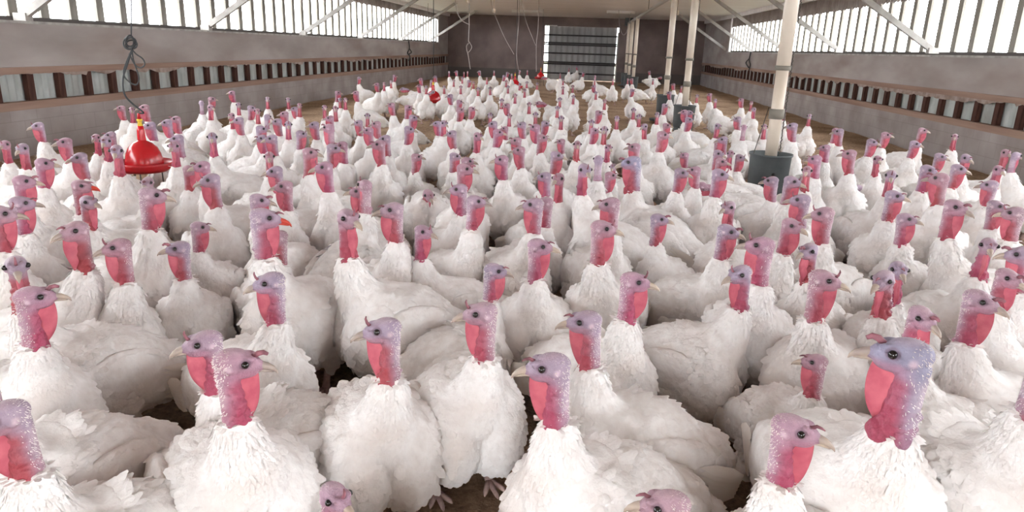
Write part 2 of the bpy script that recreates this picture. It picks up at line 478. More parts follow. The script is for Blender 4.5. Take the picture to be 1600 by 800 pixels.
for y, z0, lab in ((6.71, .58, "nearest grey feeder bucket on a cream drop tube, right of centre"),
                   (12.6, .58, "second grey feeder down the feed line on its cream drop tube"),
                   (15.6, .58, "third grey feeder down the feed line on its cream drop tube"),
                   (26.2, .58, "fourth grey feeder on a thin far drop tube, right one of the far three"),
                   (28.9, .56, "far grey feeder, middle one of the three distant drop tubes"),
                   (31.2, .56, "farthest grey feeder below the motor box at the end of the feed line")):
    feeder(y, z0, lab)

# ---------------------------------------------------------------- red bell drinkers
def px(x, y, Y):
    """point on the vertical plane at distance Y seen at photo pixel (x, y)"""
    f = 1092.5
    d = CF + CR * ((x - 800) / f) - CU * ((y - 400) / f)
    return CE + d * (Y / d.y)
def drinker(x, y, s, lab, cord, dz=0.0):
    o = empty('bell_drinker', (x, y, dz)); tag(o, lab, 'drinker', 'red bell drinkers')
    q = MB()
    q.lathe([(r * s, z) for r, z in ((.0, .53), (.03, .53), (.036, .515), (.075, .50), (.112, .465), (.137, .415), (.150, .36), (.154, .31), (.154, .292), (.13, .285), (.0, .285))], n=48)
    q.build('dome', M['red'], o)
    q = MB()
    q.lathe([(r * s, z) for r, z in ((.150, .30), (.18, .292), (.228, .318), (.236, .345), (.231, .347), (.218, .322), (.18, .308), (.150, .312))], n=48)
    q.lathe([(r * s, z) for r, z in ((.232, .34), (.225, .30), (.18, .268), (.06, .262), (.0, .262))], n=48); q.build('trough', M['red_dark'], o)
    q = MB(); q.lathe([(.034 * s, .52), (.030 * s, .60), (.024 * s, .635), (0, .637)], n=20); q.build('neck', M['red'], o)
    q = MB(); q.lathe([(.0, .632), (.021, .632), (.021, .645), (.017, .65), (.017, .672), (.022, .676), (.022, .69), (0, .69)], n=16); q.build('valve', M['yellow'], o)
    q = MB(); q.lathe([(.0, .688), (.016, .688), (.012, .735), (.0, .738)], n=14); q.build('hose_nut', M['red_dark'], o)
    q = MB()
    for a in (.4, 2.5, 4.6):
        q.tube([(.13 * s * math.cos(a), .13 * s * math.sin(a), .27), (.135 * s * math.cos(a), .135 * s * math.sin(a), -dz)], .006, 6)
    q.build('leg', M['chain'], o)
    if cord:
        c = MB(); c.tube([Vector(p) - Vector((x, y, dz)) for p in cord], .007, 6); c.build('cord', M['cord'], o)
    return o
DX, DY, DZ = -3.555, 5.41, .11
P = lambda a, b_: px(a, b_, DY)
near_cord = sweep([Vector((DX, DY, .735 + DZ)), P(224, 176), P(208, 163), P(195, 148), P(192, 124), P(199, 100), P(206, 78)], 6)
drinker(DX, DY, .95, "large glossy red bell drinker on the left, hanging from a looped black cord", near_cord, DZ)
c = MB()
rr = random.Random(4)
c.tube(sweep([P(205, -60), P(205, 20), P(205, 56)], 6), .006, 6)
for k in range(5):                                         # knotted coil
    cx_, cy_ = 204 + rr.uniform(-2, 2), 68 + rr.uniform(-3, 3); ra, rb = rr.uniform(5, 10), rr.uniform(6, 11)
    c.tube(sweep([px(cx_ + ra * math.cos(t), cy_ + rb * math.sin(t), DY + .02 * math.sin(t * 2 + k)) for t in np.linspace(0, 6.28, 13)], 3), .006, 6, False)
c.tube(sweep([P(204, 74), P(212, 84), P(223, 92), P(226, 101), P(219, 106), P(210, 100), P(202, 84)], 5), .006, 6)
c.tube(sweep([P(206, 76), P(208, 92), P(213, 108), P(217, 122), P(214, 132), P(205, 130), P(196, 122), P(193, 112), P(198, 96), P(205, 80)], 5), .006, 6)
co = c.build('cord', M['cord']); tag(co, "knotted black cord with hanging loops in front of the left wall", "cord")
for (X_, Y_, top_, lab) in ((-3.16, 15.0, (735, -10), "red bell drinker half hidden behind white birds, middle distance"),
                            (-2.05, 21.6, (812, 30), "small red bell drinker far off, lower of the two by the bright door slit"),
                            (-1.72, 29.0, (841, 30), "tiny red bell drinker farthest off, just left of the bright door slit")):
    drinker(X_, Y_, 1.05, lab, [Vector((X_, Y_, .73)), Vector((X_ + .01, Y_, 1.6)), Vector((X_, Y_, ZC + .01))])

# ---------------------------------------------------------------- hanging cords, cups, light fixtures
def cord_obj(Y, lines, lab, r=.008, mat='cord_pale'):
    q = MB()
    for l in lines:
        p = [px(a, b_, Y) for a, b_ in l]
        if l[0][1] < 25: p = [Vector((p[0].x, Y, ZC + .01))] + [v for v in p if v.z < ZC - .05]
        q.tube(sweep(p, 6), r, 6)
    o = q.build('cord', M[mat]); return tag(o, lab, 'cord', 'cords hanging from the ceiling')
cord_obj(20, [[(733, -4), (733, 40), (732, 64)], [(711, -3), (714, 18), (722, 32), (734, 39)], [(732, 64), (737, 74), (731, 82), (729, 72), (734, 66)], [(731, 82), (733, 95), (735, 108)]], "pale cord with a knotted bundle hanging left of the far door", .011)
cord_obj(22, [[(767, -2), (770, 14), (776, 30), (788, 58), (803, 85)], [(812, -2), (810, 40), (807, 84), (810, 110)]], "pale cord sagging from a cup to a straight line, left of the door")
cord_obj(21, [[(815, -4), (817, 15), (825, 42), (837, 71)], [(842, -3), (841, 40), (838, 70), (838, 112)]], "pale cord drooping beside the top left corner of the door")
cord_obj(28, [[(967, 18), (968, 40), (973, 54), (979, 50), (984, 30), (986, 20)]], "pale cord loop hanging at the top right of the door", .009)
cord_obj(27, [[(641, -3), (641, 18)], [(669, -3), (668, 26)]], "two short pale cords hanging by the far left window", .008)
q = MB(); q.tube(sweep([(XL + .05, 27.2, 1.56), (XL + .06, 27.25, 1.3), (XL + .03, 27.1, 1.12), (XL + .07, 27.3, 1.0), (XL + .05, 27.15, .84)], 6), .022, 6)
q.tube(sweep([(XL + .06, 27.25, 1.28), (XL + .08, 27.5, 1.15), (XL + .06, 27.2, 1.08)], 6), .022, 6)
tag(q.build('cord', M['cord']), "dark cord dangling from the far left window ledge over the vent slot", 'cord')
q = MB(); q.tube(sweep([(XR - .05, 25.2, 1.56), (XR - .06, 25.25, 1.3), (XR - .04, 25.1, 1.14), (XR - .05, 25.15, .96)], 6), .02, 6)
q.tube(sweep([(XR - .06, 25.25, 1.35), (XR - .08, 25.6, 1.2), (XR - .06, 25.2, 1.05)], 6), .02, 6)
tag(q.build('cord', M['cord']), "dark cord dangling from the far right window ledge over the vent slot", 'cord')
for x_, y_, Y_, lab in ((731, 1, 20, "cream cup on the ceiling above the knotted pale cord"), (772, 17, 24, "cream cup hanging left of the ceiling light"), (1058, 20, 22, "cream cup beside the third drop tube")):
    p_ = px(x_, y_, Y_)
    q = MB(); q.lathe([(.0, -.06), (.045, -.06), (.05, .05), (.02, .07), (.012, .09), (.012, ZC - p_.z + .01)], n=16)
    o = q.build('cup', M['cup']); o.location = p_; tag(o, lab, 'cup', 'cups on the ceiling')
for x0, x1, Y_, lab in ((800, 850, 29.9, "white tube light on the ceiling, left of the door"), (948, 992, 28.6, "white tube light on the ceiling, right of the door")):
    p0, p1 = px(x0, 21, Y_), px(x1, 22, Y_); c_ = (p0 + p1) / 2; hl = (p1 - p0).length / 2
    o = empty('tube_light', (c_.x, c_.y, ZC)); tag(o, lab, 'light', 'tube lights on the ceiling')
    q = MB(); q.box(-hl, hl, -.05, .05, -.06, 0); q.build('housing', M['lampw'], o)
    q = MB(); q.tube([(-hl + .03, 0, -.08), (hl - .03, 0, -.08)], .018, 10); q.build('tube', M['lampw'], o)
    q = MB(); q.box(-hl, -hl + .05, -.03, .03, -.1, -.06); q.box(hl - .05, hl, -.03, .03, -.1, -.06); q.build('end_cap', M['lampw'], o)

# head x, y, z; body heading, head heading (degrees); size; pose flag; level of detail row; label
BIRDS = [
  (0.198, 1.135, 0.639, 170, 170, 0.954, '', 795, 'crown of a pink-headed white turkey at the bottom edge, back stretching right'),
  (-1.122, 1.15, 0.7, -126, -136, 1.03, '', 655, 'white turkey cut by the left edge, frosted nape showing, long back stretching right'),
  (-0.454, 1.158, 0.577, -70, -39, 0.861, '', 779, 'pale young-looking turkey face at the bottom edge, only its head showing'),
  (-1.369, 1.327, 0.733, -106, -134, 1.094, '', 560, 'white back of a turkey whose head is outside the left edge, tail pointing right'),
  (0.477, 1.341, 0.71, -130, -20, 0.98, '', 671, 'white turkey in the front right looking right with a round pink throat pouch'),
  (-0.749, 1.407, 0.735, -47, 28, 1.09, '', 566, 'white turkey in the left foreground looking right with ruffled grey-flecked neck feathers'),
  (-0.033, 1.5, 0.73, -144, -179, 1.09, '', 577, 'white turkey in the front middle looking left with round rosy throat, body stretching right'),
  (0.757, 1.541, 0.81, -91, 154, 1.21, 'T', 554, 'big blue-headed white tom in the right foreground looking left with red caruncles below its throat'),
  (1.173, 1.651, 0.783, -62, -35, 1.168, '', 560, 'white back at the right edge whose head is outside the frame, ruffled tail pointing left'),
  (-0.985, 1.661, 0.655, -144, -149, 1.06, '', 536, 'lilac-headed white turkey looking left, partly behind the ruffle-necked hen in the left foreground'),
  (-0.494, 1.71, 0.71, -59, -164, 1.06, '', 515, 'large white turkey in the front centre looking left, plump scaly-feathered breast facing the camera'),
  (-1.544, 1.747, 0.715, -19, 41, 1.07, '', 466, 'white turkey at the left edge looking right with a broad red throat'),
  (0.047, 1.883, 0.7, -161, 179, 1.04, '', 504, 'white turkey looking left with small upright snood, long folded wing with tan stain pointing right'),
  (-0.258, 1.904, 0.7, -62, -172, 1.05, '', 489, 'white turkey in the middle looking left with a slim red and grey neck'),
  (-1.761, 1.959, 0.728, -119, -48, 1.087, '', 418, 'white turkey facing the camera with both eyes showing at the left edge, dark red throat'),
  (-0.972, 2.043, 0.7, -35, -155, 1.04, '', 442, 'white turkey looking left with long pink throat sheet, tail towards the right, left of centre'),
  (1.075, 2.11, 0.694, 162, -27, 1.038, '', 499, 'white turkey looking right with neck stretched low behind the big blue-headed tom'),
  (0.783, 2.122, 0.524, -73, 170, 0.826, '', 565, 'small white turkey looking left with narrow crimson throat, left of the big blue-headed tom'),
  (1.297, 2.212, 0.726, -171, -30, 1.083, '', 473, 'white turkey near the right edge looking right in front of the blue-headed tom'),
  (0.214, 2.288, 0.7, -45, -5, 1.04, '', 440, 'white turkey looking right with deep red throat just behind the tall-snooded left-looking hen'),
  (-1.833, 2.323, 0.751, 16, -142, 1.121, '', 361, 'white turkey looking left with white ear spot and pale upright snood, left foreground'),
  (-1.691, 2.352, 0.69, -34, -144, 1.03, '', 386, 'long-necked white turkey looking left with grey nape, big round breast, left foreground'),
  (0.861, 2.376, 0.72, -130, -20, 1.08, '', 437, 'white turkey looking right with frosted speckled neck, large shoulder facing the camera'),
  (1.098, 2.45, 0.704, -161, -134, 1.05, '', 440, 'pair of pale heads on the right: the lower white turkey, with bent dark red throat'),
  (-2.242, 2.472, 0.76, -22, 42, 1.134, '', 334, 'white turkey cut by the left edge looking right, red-necked, beside the red-frilled hen'),
  (-1.161, 2.49, 0.797, -101, 25, 1.19, '', 341, 'white turkey with a bright red-tipped beak looking right, tail pointing right'),
  (0.617, 2.524, 0.68, -24, 166, 1.02, '', 427, 'white turkey resting side-on looking left, wing tips pointing left over the dark litter gap'),
  (1.557, 2.538, 0.714, 169, -52, 0.994, 'S', 436, 'blue-headed white tom at the right edge turned right with knobbly red neck'),
  (-1.577, 2.55, 0.636, -72, -148, 0.949, '', 388, 'white turkey looking left with dirty marks on its nape, pear-shaped back, left of centre'),
  (-0.876, 2.574, 0.791, -142, -41, 1.18, '', 342, 'white turkey bowing its pale head to show dark red throat, face towards the camera'),
  (-0.299, 2.594, 0.609, 30, 7, 0.938, '', 423, 'white turkey in the middle looking right over its shoulder, back turned to the camera'),
  (0.715, 2.651, 0.756, -100, 165, 1.128, '', 384, 'lilac-headed white turkey looking left, above the hen resting side-on by the dark litter'),
  (-0.141, 2.694, 0.69, -87, 3, 1.03, '', 385, 'white turkey looking right with a broad pink throat, breast towards camera, centre of flock'),
  (1.259, 2.706, 0.673, -118, -95, 1.03, '', 423, 'pair of pale heads on the right: the upper white turkey, standing straight'),
  (1.731, 2.77, 0.743, -157, 148, 1.108, '', 400, 'red-necked white turkey cut by the right edge above the blue-headed tom'),
  (-1.301, 2.833, 0.622, -47, -155, 0.948, '', 371, 'pale lilac-headed white turkey looking left in front of the hen with the red-tipped beak'),
  (0.117, 2.848, 0.74, -106, -2, 1.105, '', 357, 'white turkey looking right with pink throat sheet, below the large mid-flock tom'),
  (-1.858, 2.865, 0.777, 5, 33, 1.16, '', 304, 'white turkey looking right with pink neck and a dark seam down its ruffled breast'),
  (-2.487, 2.871, 0.705, -27, 41, 1.052, '', 317, 'white turkey near the left edge looking right with bright red frilled neck base'),
  (0.981, 2.899, 0.678, -127, -139, 1.03, '', 393, 'slim white turkey with thin red neck facing the camera, head tilted left, right of centre'),
  (-0.797, 2.974, 0.741, -75, -155, 1.106, '', 328, 'white turkey looking left, nearest head left of the hunched-neck hen'),
  (1.712, 2.997, 0.717, -78, -110, 1.069, '', 385, 'small-headed white turkey facing the camera, short red throat, near the right edge'),
  (-0.682, 3.011, 0.641, -148, 13, 0.957, '', 361, 'deep red-headed white turkey looking right with a long dark snood, centre left'),
  (-1.768, 3.033, 0.592, -83, 30, 0.884, '', 355, 'rosy-headed white turkey looking right with a white ear spot, behind the pear-backed left-looking hen'),
  (-2.323, 3.068, 0.672, -142, 37, 1.017, '', 317, 'broad-throated white turkey looking right, behind the left-looking hen with a pale upright snood'),
  (0.701, 3.162, 0.683, -38, -12, 1.019, '', 361, 'white turkey looking right with dark-tipped snood, right of the hen bending its neck'),
  (-2.81, 3.234, 0.72, -59, 41, 1.074, '', 284, 'white turkey looking right, third head below the tall hen by the left wall'),
  (0.984, 3.238, 0.704, -60, -47, 1.05, '', 353, 'white turkey tipping its beak down rightwards, right of the lowered lilac head'),
  (-1.548, 3.249, 0.687, -109, 25, 1.026, '', 313, 'white turkey looking right, nearest head above the hen with red-tipped beak'),
  (-2.488, 3.257, 0.709, -111, 7, 1.058, '', 291, 'white turkey with an orange beak, head turned towards the camera, below the large red drinker'),
  (-0.218, 3.341, 0.716, -53, -176, 1.069, '', 320, 'white turkey looking left, nearest head right of the purple-faced tall hen'),
  (-0.502, 3.383, 0.708, -34, 8, 1.001, 'S', 315, 'tall white turkey looking right with purple face and big pink throat, centre of the flock'),
  (1.175, 3.408, 0.733, -139, 161, 1.093, '', 334, 'white turkey looking left, nearest head left of the hen bowing over dark litter'),
  (0.176, 3.418, 0.724, -73, 177, 1.081, '', 319, 'white turkey looking left, nearest head below the mid-flock blue-headed tom'),
  (1.817, 3.472, 0.781, 179, -28, 1.166, '', 325, 'white turkey looking right, nearest head right of the hen with straw in its beak'),
  (-1.909, 3.483, 0.73, -52, -141, 1.089, '', 281, 'white turkey facing half left with rosy throat and round breast, right of the dark-seamed hen'),
  (0.43, 3.532, 0.633, -118, -7, 0.945, '', 343, 'white turkey looking right with red throat, below right of the large mid-flock tom'),
  (-1.121, 3.547, 0.727, 76, 138, 1.085, '', 290, 'white turkey looking left, second head above the hen bowing its pale head'),
  (-1.183, 3.64, 0.675, -105, -162, 1.007, '', 299, 'white turkey looking left, nearest head above the hen bowing its pale head'),
  (-1.599, 3.646, 0.68, -47, -156, 1.016, '', 291, 'white turkey looking left, nearest head left of the hen bowing its pale head'),
  (-0.174, 3.65, 0.662, -66, -177, 1.017, '', 317, 'white turkey looking left, second head right of the purple-faced tall hen'),
  (1.703, 3.689, 0.667, -130, -25, 0.995, '', 343, 'white turkey looking right with a pale straw hanging from its beak tip'),
  (2.203, 3.715, 0.725, -155, 149, 1.082, '', 332, 'white turkey looking left, second head above the small-headed hen at right'),
  (0.81, 3.737, 0.672, -107, -132, 1.021, '', 324, 'white turkey bending its neck sideways, striped pink throat, face to the camera'),
  (-0.641, 3.76, 0.69, -54, -170, 1.029, '', 296, 'white turkey looking left, nearest head left of the purple-faced tall hen'),
  (-2.474, 3.761, 0.633, 6, -77, 0.999, '', 286, 'crown-flecked turkey head peeping out behind the hen with a dark seam down its breast'),
  (-3.115, 3.765, 0.713, -35, 40, 1.065, '', 256, 'pinkish grey-headed white turkey looking right, nearest below the tall hen at the left wall'),
  (1.195, 3.77, 0.723, -97, 162, 1.08, '', 313, 'white turkey looking left, third head left of the hen bowing over dark litter'),
  (-1.464, 3.916, 0.746, -119, -160, 1.035, 'S', 262, 'white turkey looking left, nearest head right of the hen with red-tipped beak'),
  (-2.764, 3.946, 0.794, -66, -55, 1.158, '', 232, 'white turkey facing camera, nearest head left of the large red drinker'),
  (-2.279, 4.024, 0.697, -141, -150, 1.04, '', 260, 'white turkey looking left, third head right of the dark-seamed hen'),
  (-1.824, 4.043, 0.684, -131, -156, 0.994, 'S', 268, 'white turkey looking left, third head below the dark crimson-necked hen'),
  (2.355, 4.084, 0.683, -132, -30, 1.02, '', 323, 'white turkey looking right, nearest head above the small-headed hen at right'),
  (0.042, 4.097, 0.797, 172, -46, 1.177, '', 260, 'white turkey looking right, nearest head below the hen with striped pink throat'),
  (-0.1, 4.121, 0.713, -50, -99, 1.064, '', 279, 'white turkey facing camera, second head below the hen with striped pink throat'),
  (1.788, 4.123, 0.707, -113, -23, 1.055, '', 306, 'white turkey looking right, nearest head above the hen with straw in its beak'),
  (-2.446, 4.143, 0.646, -67, 1, 0.988, '', 266, 'white turkey looking right, nearest head right of the dark-seamed hen'),
  (-3.158, 4.173, 0.689, -45, -123, 1.028, '', 246, 'white turkey facing camera, nearest head above the orange-beaked hen'),
  (-0.711, 4.207, 0.727, -85, 10, 1.085, '', 264, 'white turkey looking right, nearest head above the purple-faced tall hen'),
  (-3.657, 4.304, 0.706, -20, -80, 1.053, '', 232, 'white turkey facing camera, nearest head below the tall hen by the left wall'),
  (2.175, 4.376, 0.812, -123, 154, 1.122, 'S', 271, 'white turkey looking left, fourth head below the highest head by the right wall'),
  (1.291, 4.378, 0.721, -142, -16, 1.076, '', 283, 'white turkey looking right, nearest head right of the nearest grey feeder'),
  (-0.961, 4.442, 0.503, -75, -58, 1.086, 'L', 305, 'white turkey with hunched neck and small tilted face, left of the purple-faced tall hen'),
  (0.864, 4.446, 0.732, -108, -11, 1.092, '', 272, 'white turkey looking right, nearest head above the hen bending its neck'),
  (-2.039, 4.465, 0.702, -37, -65, 1.048, '', 245, 'white turkey facing camera, fourth head above the hen with red-tipped beak'),
  (0.33, 4.465, 0.776, 154, 176, 1.193, 'T', 254, 'large blue-headed white tom in mid flock looking left, hanging red throat, dark-flecked chest'),
  (-1.783, 4.479, 0.742, -119, 22, 1.107, '', 238, 'white turkey looking right with a broad rose throat, below the dark crimson-necked hen'),
  (-0.199, 4.541, 0.646, -91, -177, 0.994, '', 276, 'white turkey looking left, third head below the hen with striped pink throat'),
  (-2.766, 4.573, 0.723, -48, -79, 1.079, '', 229, 'white turkey facing camera, nearest head right of the large red drinker'),
  (-3.315, 4.632, 0.726, -72, -74, 1.084, '', 221, 'white turkey facing camera, third head left of the large red drinker'),
  (-4.082, 4.647, 0.668, -16, -69, 0.996, '', 226, 'white turkey facing camera, nearest head left of the tall hen by the left wall'),
  (1.277, 4.673, 0.667, -86, 165, 0.998, '', 283, 'white turkey looking left, nearest head below the nearest grey feeder'),
  (-3.645, 4.689, 0.7, -43, -142, 1.045, '', 222, 'white turkey looking left, nearest head right of the tall hen by the left wall'),
  (2.019, 4.691, 0.734, -79, -113, 1.096, '', 275, 'white turkey facing camera, second head above the hen with straw in its beak'),
  (2.626, 4.722, 0.7, -119, 151, 1.045, '', 289, 'white turkey looking left, third head right of the highest head by the right wall'),
  (0.677, 4.764, 0.677, -77, -8, 1.01, '', 270, 'white turkey looking right, second head right of the mid-flock blue-headed tom'),
  (-0.516, 4.8, 0.702, -103, -174, 1.047, '', 250, 'white turkey looking left, fourth head above the purple-faced tall hen'),
  (0.136, 4.891, 0.719, 92, 88, 1.073, '', 250, 'white turkey looking away, second head right of the hen with striped pink throat'),
  (1.547, 4.897, 0.71, -112, -118, 1.06, '', 267, 'white turkey facing camera, second head right of the nearest grey feeder'),
  (2.311, 4.902, 0.751, -100, -25, 1.12, '', 266, 'white turkey looking right, third head below the highest head by the right wall'),
  (-0.805, 4.921, 0.661, -97, 9, 0.986, '', 252, 'white turkey looking right, second head above the purple-faced tall hen'),
  (-1.783, 4.942, 0.705, -10, 20, 1.052, '', 232, 'white turkey looking right, fourth head right of the dark crimson-necked hen'),
  (0.219, 4.983, 0.599, -109, -3, 0.993, '', 274, 'white turkey looking right, second head left of the mid-flock blue-headed tom'),
  (-2.73, 5.011, 0.738, -157, -81, 1.102, '', 214, 'white turkey facing camera, fifth head below the raised hen by the left wall'),
  (-1.449, 5.04, 0.735, -66, -164, 1.097, '', 226, 'white turkey looking left, second head left of the deep rose-throated hen'),
  (-3.022, 5.066, 0.705, -69, -149, 1.052, '', 217, 'white turkey looking left, second head right of the large red drinker'),
  (0.856, 5.142, 0.64, -80, 171, 0.988, '', 266, 'white turkey looking left, third head above the hen bending its neck'),
  (-0.181, 5.158, 0.697, -96, 2, 1.04, '', 243, 'white turkey looking right, second head left of the hen with striped pink throat'),
  (-1.81, 5.246, 0.687, -35, -161, 1.026, '', 227, 'white turkey looking left, fifth head above the hen bowing its pale head'),
  (2.686, 5.261, 0.719, -87, -27, 1.073, '', 264, 'white turkey looking right, fifth head below the highest head by the right wall'),
  (-3.847, 5.275, 0.653, 15, -84, 0.975, '', 215, 'white turkey facing camera, third head right of the tall hen by the left wall'),
  (0.915, 5.276, 0.496, -169, 170, 1.071, 'L', 292, 'blue-headed white turkey crouching with folded red throat, head facing left'),
  (3.021, 5.341, 0.713, -91, -99, 1.063, '', 266, 'white turkey facing camera, fourth head right of the highest head by the right wall'),
  (-2.411, 5.348, 0.698, -86, -156, 1.041, '', 217, 'white turkey looking left, third head left of the dark crimson-necked hen'),
  (-1.277, 5.364, 0.606, -96, 13, 0.976, '', 245, 'white turkey looking right with a deep rose throat, neck stretched forward, centre left'),
  (-0.973, 5.364, 0.625, -101, 10, 0.976, '', 244, 'white turkey looking right, nearest head right of the deep rose-throated hen'),
  (-0.445, 5.416, 0.687, -76, -175, 1.025, '', 235, 'white turkey looking left, sixth head above the purple-faced tall hen'),
  (0.28, 5.481, 0.581, -43, -93, 0.985, '', 261, 'white turkey facing camera, nearest head left of the mid-flock blue-headed tom'),
  (1.798, 5.496, 0.711, -82, 162, 1.061, '', 249, 'white turkey looking left, nearest head below the tall blue-lilac-headed hen'),
  (-3.883, 5.516, 0.644, -29, -145, 0.961, '', 211, 'white turkey looking left, second head left of the large red drinker'),
  (1.091, 5.519, 0.654, -54, -11, 0.981, '', 253, 'white turkey looking right, second head above the hen bending its neck'),
  (-4.546, 5.535, 0.688, -101, -141, 1.027, '', 197, 'white turkey standing tall against the left wall, looking left, pale ruffled nape'),
  (2.083, 5.592, 0.749, -103, 160, 1.051, 'S', 241, 'white turkey looking left, nearest head above the hen bowing over dark litter'),
  (-1.571, 5.639, 0.699, -74, -164, 1.044, '', 217, 'white turkey looking left, nearest head left of the deep rose-throated hen'),
  (-2.045, 5.642, 0.767, -78, 110, 1.137, '', 200, 'white turkey looking away, second head right of the dark crimson-necked hen'),
  (-2.633, 5.644, 0.657, -17, -155, 0.981, '', 216, 'white turkey looking left, fifth head left of the dark crimson-necked hen'),
  (0.462, 5.75, 0.708, -97, 175, 1.057, '', 230, 'white turkey looking left, nearest head above the mid-flock blue-headed tom'),
  (1.123, 5.824, 0.677, -166, -11, 1.01, '', 240, 'white turkey looking right, third head below the second grey feeder'),
  (2.37, 5.857, 0.683, -155, -82, 1.02, '', 249, 'white turkey facing camera, second head above the hen bowing over dark litter'),
  (-3.761, 5.861, 0.693, -149, -147, 1.035, '', 196, 'white turkey looking left, nearest head above the large red drinker'),
  (-0.019, 5.896, 0.689, -84, -80, 1.028, '', 226, 'white turkey facing the camera with a bright pink striped throat, left of the mid-flock tom'),
  (-2.433, 5.931, 0.67, -93, 22, 1.001, '', 209, 'white turkey with a dark crimson neck looking right, left of centre in mid flock'),
  (-0.875, 5.945, 0.715, -79, -52, 1.067, '', 213, 'white turkey facing camera, fifth head above the purple-faced tall hen'),
  (3.08, 5.951, 0.713, -137, -67, 1.064, '', 247, 'white turkey facing camera, second head right of the highest head by the right wall'),
  (-0.522, 5.984, 0.687, -78, -175, 1.026, '', 220, 'white turkey looking left, ninth head left of the hen with striped pink throat'),
  (-2.817, 5.987, 0.687, -24, 25, 1.025, '', 202, 'white turkey looking right, fourth head below the raised hen by the left wall'),
  (1.285, 6.135, 0.64, -1, -102, 0.973, '', 240, 'white turkey facing camera, second head left of the nearest grey feeder'),
  (1.363, 6.136, 0.611, -154, -13, 0.977, '', 246, 'white turkey looking right, nearest head left of the nearest grey feeder'),
  (0.242, 6.156, 0.639, -99, -62, 0.968, '', 231, 'white turkey facing camera, third head left of the mid-flock blue-headed tom'),
  (-3.77, 6.16, 0.686, -100, -149, 1.023, '', 192, 'white turkey looking left, second head above the large red drinker'),
  (2.3, 6.164, 0.364, -152, 160, 0.994, 'L', 298, 'white turkey looking left with its head lowered and neck bent over a dark litter gap'),
  (-2.654, 6.244, 0.707, -35, -77, 1.055, '', 195, 'white turkey facing camera, nearest head left of the dark crimson-necked hen'),
  (-1.893, 6.244, 0.687, -74, -163, 1.025, '', 204, 'white turkey looking left, fourth head left of the deep rose-throated hen'),
  (3.649, 6.255, 0.71, 150, -30, 1.06, '', 244, 'white turkey looking right, sixth head right of the highest head by the right wall'),
  (0.699, 6.268, 0.757, -92, -6, 1.08, 'S', 211, 'tall white turkey looking right with pink throat, just behind the large mid-flock tom'),
  (3.039, 6.273, 0.674, -88, -26, 1.006, '', 245, 'white turkey looking right, second head below the highest head by the right wall'),
  (-0.35, 6.318, 0.682, -120, 3, 1.018, '', 215, 'white turkey looking right, third head left of the hen with striped pink throat'),
  (-1.156, 6.398, 0.673, -82, -170, 1.004, '', 209, 'white turkey looking left, second head right of the deep rose-throated hen'),
  (0.946, 6.406, 0.569, -155, 172, 0.975, '', 243, 'white turkey looking left, second head below the second grey feeder'),
  (-1.597, 6.411, 0.693, -76, 14, 1.035, '', 202, 'white turkey looking right, nearest head above the deep rose-throated hen'),
  (-0.776, 6.48, 0.692, -82, 7, 1.032, '', 207, 'white turkey looking right, sixth head right of the hunched-neck hen'),
  (-2.491, 6.481, 0.69, -70, -159, 1.029, '', 195, 'lilac-headed white turkey looking left with long pink throat, above the dark crimson-necked hen'),
  (3.7, 6.497, 0.706, -29, -90, 1.053, '', 239, 'white turkey facing camera, fifth head right of the highest head by the right wall'),
  (-3.265, 6.542, 0.694, -64, -153, 1.035, '', 188, 'white turkey looking left, third head below the raised hen by the left wall'),
  (-3.928, 6.576, 0.675, -29, -149, 1.008, '', 186, 'white turkey looking left, third head right of the large red drinker'),
  (-2.928, 6.65, 0.685, -65, -156, 1.022, '', 190, 'white turkey looking left, second head left of the dark crimson-necked hen'),
  (-0.411, 6.683, 0.733, -67, -176, 1.093, '', 199, 'white turkey looking left, fifth head left of the hen with striped pink throat'),
  (0.234, 6.708, 0.734, -66, -92, 1.095, '', 203, 'white turkey facing camera, third head above the mid-flock blue-headed tom'),
  (2.268, 6.719, 0.656, -82, 161, 0.979, '', 231, 'white turkey looking left, nearest head below the small-headed hen by the right wall'),
  (1.338, 6.741, 0.688, -53, 169, 1.027, '', 218, 'white turkey looking left, sixth head right of the second grey feeder'),
  (-1.987, 6.815, 0.683, -88, -164, 1.02, '', 194, 'white turkey looking left, third head left of the deep rose-throated hen'),
  (2.727, 6.952, 0.7, -110, -21, 1.044, '', 222, 'white turkey looking right, second head left of the highest head by the right wall'),
  (-0.17, 6.972, 0.575, -67, -179, 0.963, '', 221, 'white turkey looking left, nearest head left of the hen with striped pink throat'),
  (3.167, 7.053, 0.688, -86, -24, 1.027, '', 225, 'white turkey looking right, nearest head below the highest head by the right wall'),
  (-3.606, 7.053, 0.677, -56, -73, 1.01, '', 181, 'white turkey facing camera, second head below the raised hen by the left wall'),
  (-1.377, 7.071, 0.69, -49, -49, 1.029, '', 193, 'white turkey looking right, third head below the half-hidden middle drinker'),
  (-4.588, 7.085, 0.72, -139, -147, 1.075, '', 168, 'white turkey looking left, fourth head above the large red drinker'),
  (-2.26, 7.104, 0.656, -72, -162, 0.979, '', 192, 'white turkey looking left, sixth head below the lone hen by the left wall'),
  (1.348, 7.11, 0.6, -99, -11, 0.965, '', 225, 'white turkey looking right, fifth head right of the second grey feeder'),
  (-0.868, 7.125, 0.699, -74, -173, 1.043, '', 194, 'white turkey looking left, ninth head below the tiny red drinker by the door'),
  (-4.774, 7.154, 0.681, -56, -66, 1.016, '', 172, 'white turkey facing camera, third head above the large red drinker'),
  (-3.305, 7.225, 0.661, -156, 85, 0.986, '', 183, 'white turkey looking away, fourth head left of the dark crimson-necked hen'),
  (0.124, 7.25, 0.664, -100, -1, 0.99, '', 204, 'white turkey looking right, nearest head right of the hen with striped pink throat'),
  (-0.586, 7.265, 0.69, -85, -175, 1.03, '', 195, 'white turkey looking left, eighth head below the tiny red drinker by the door'),
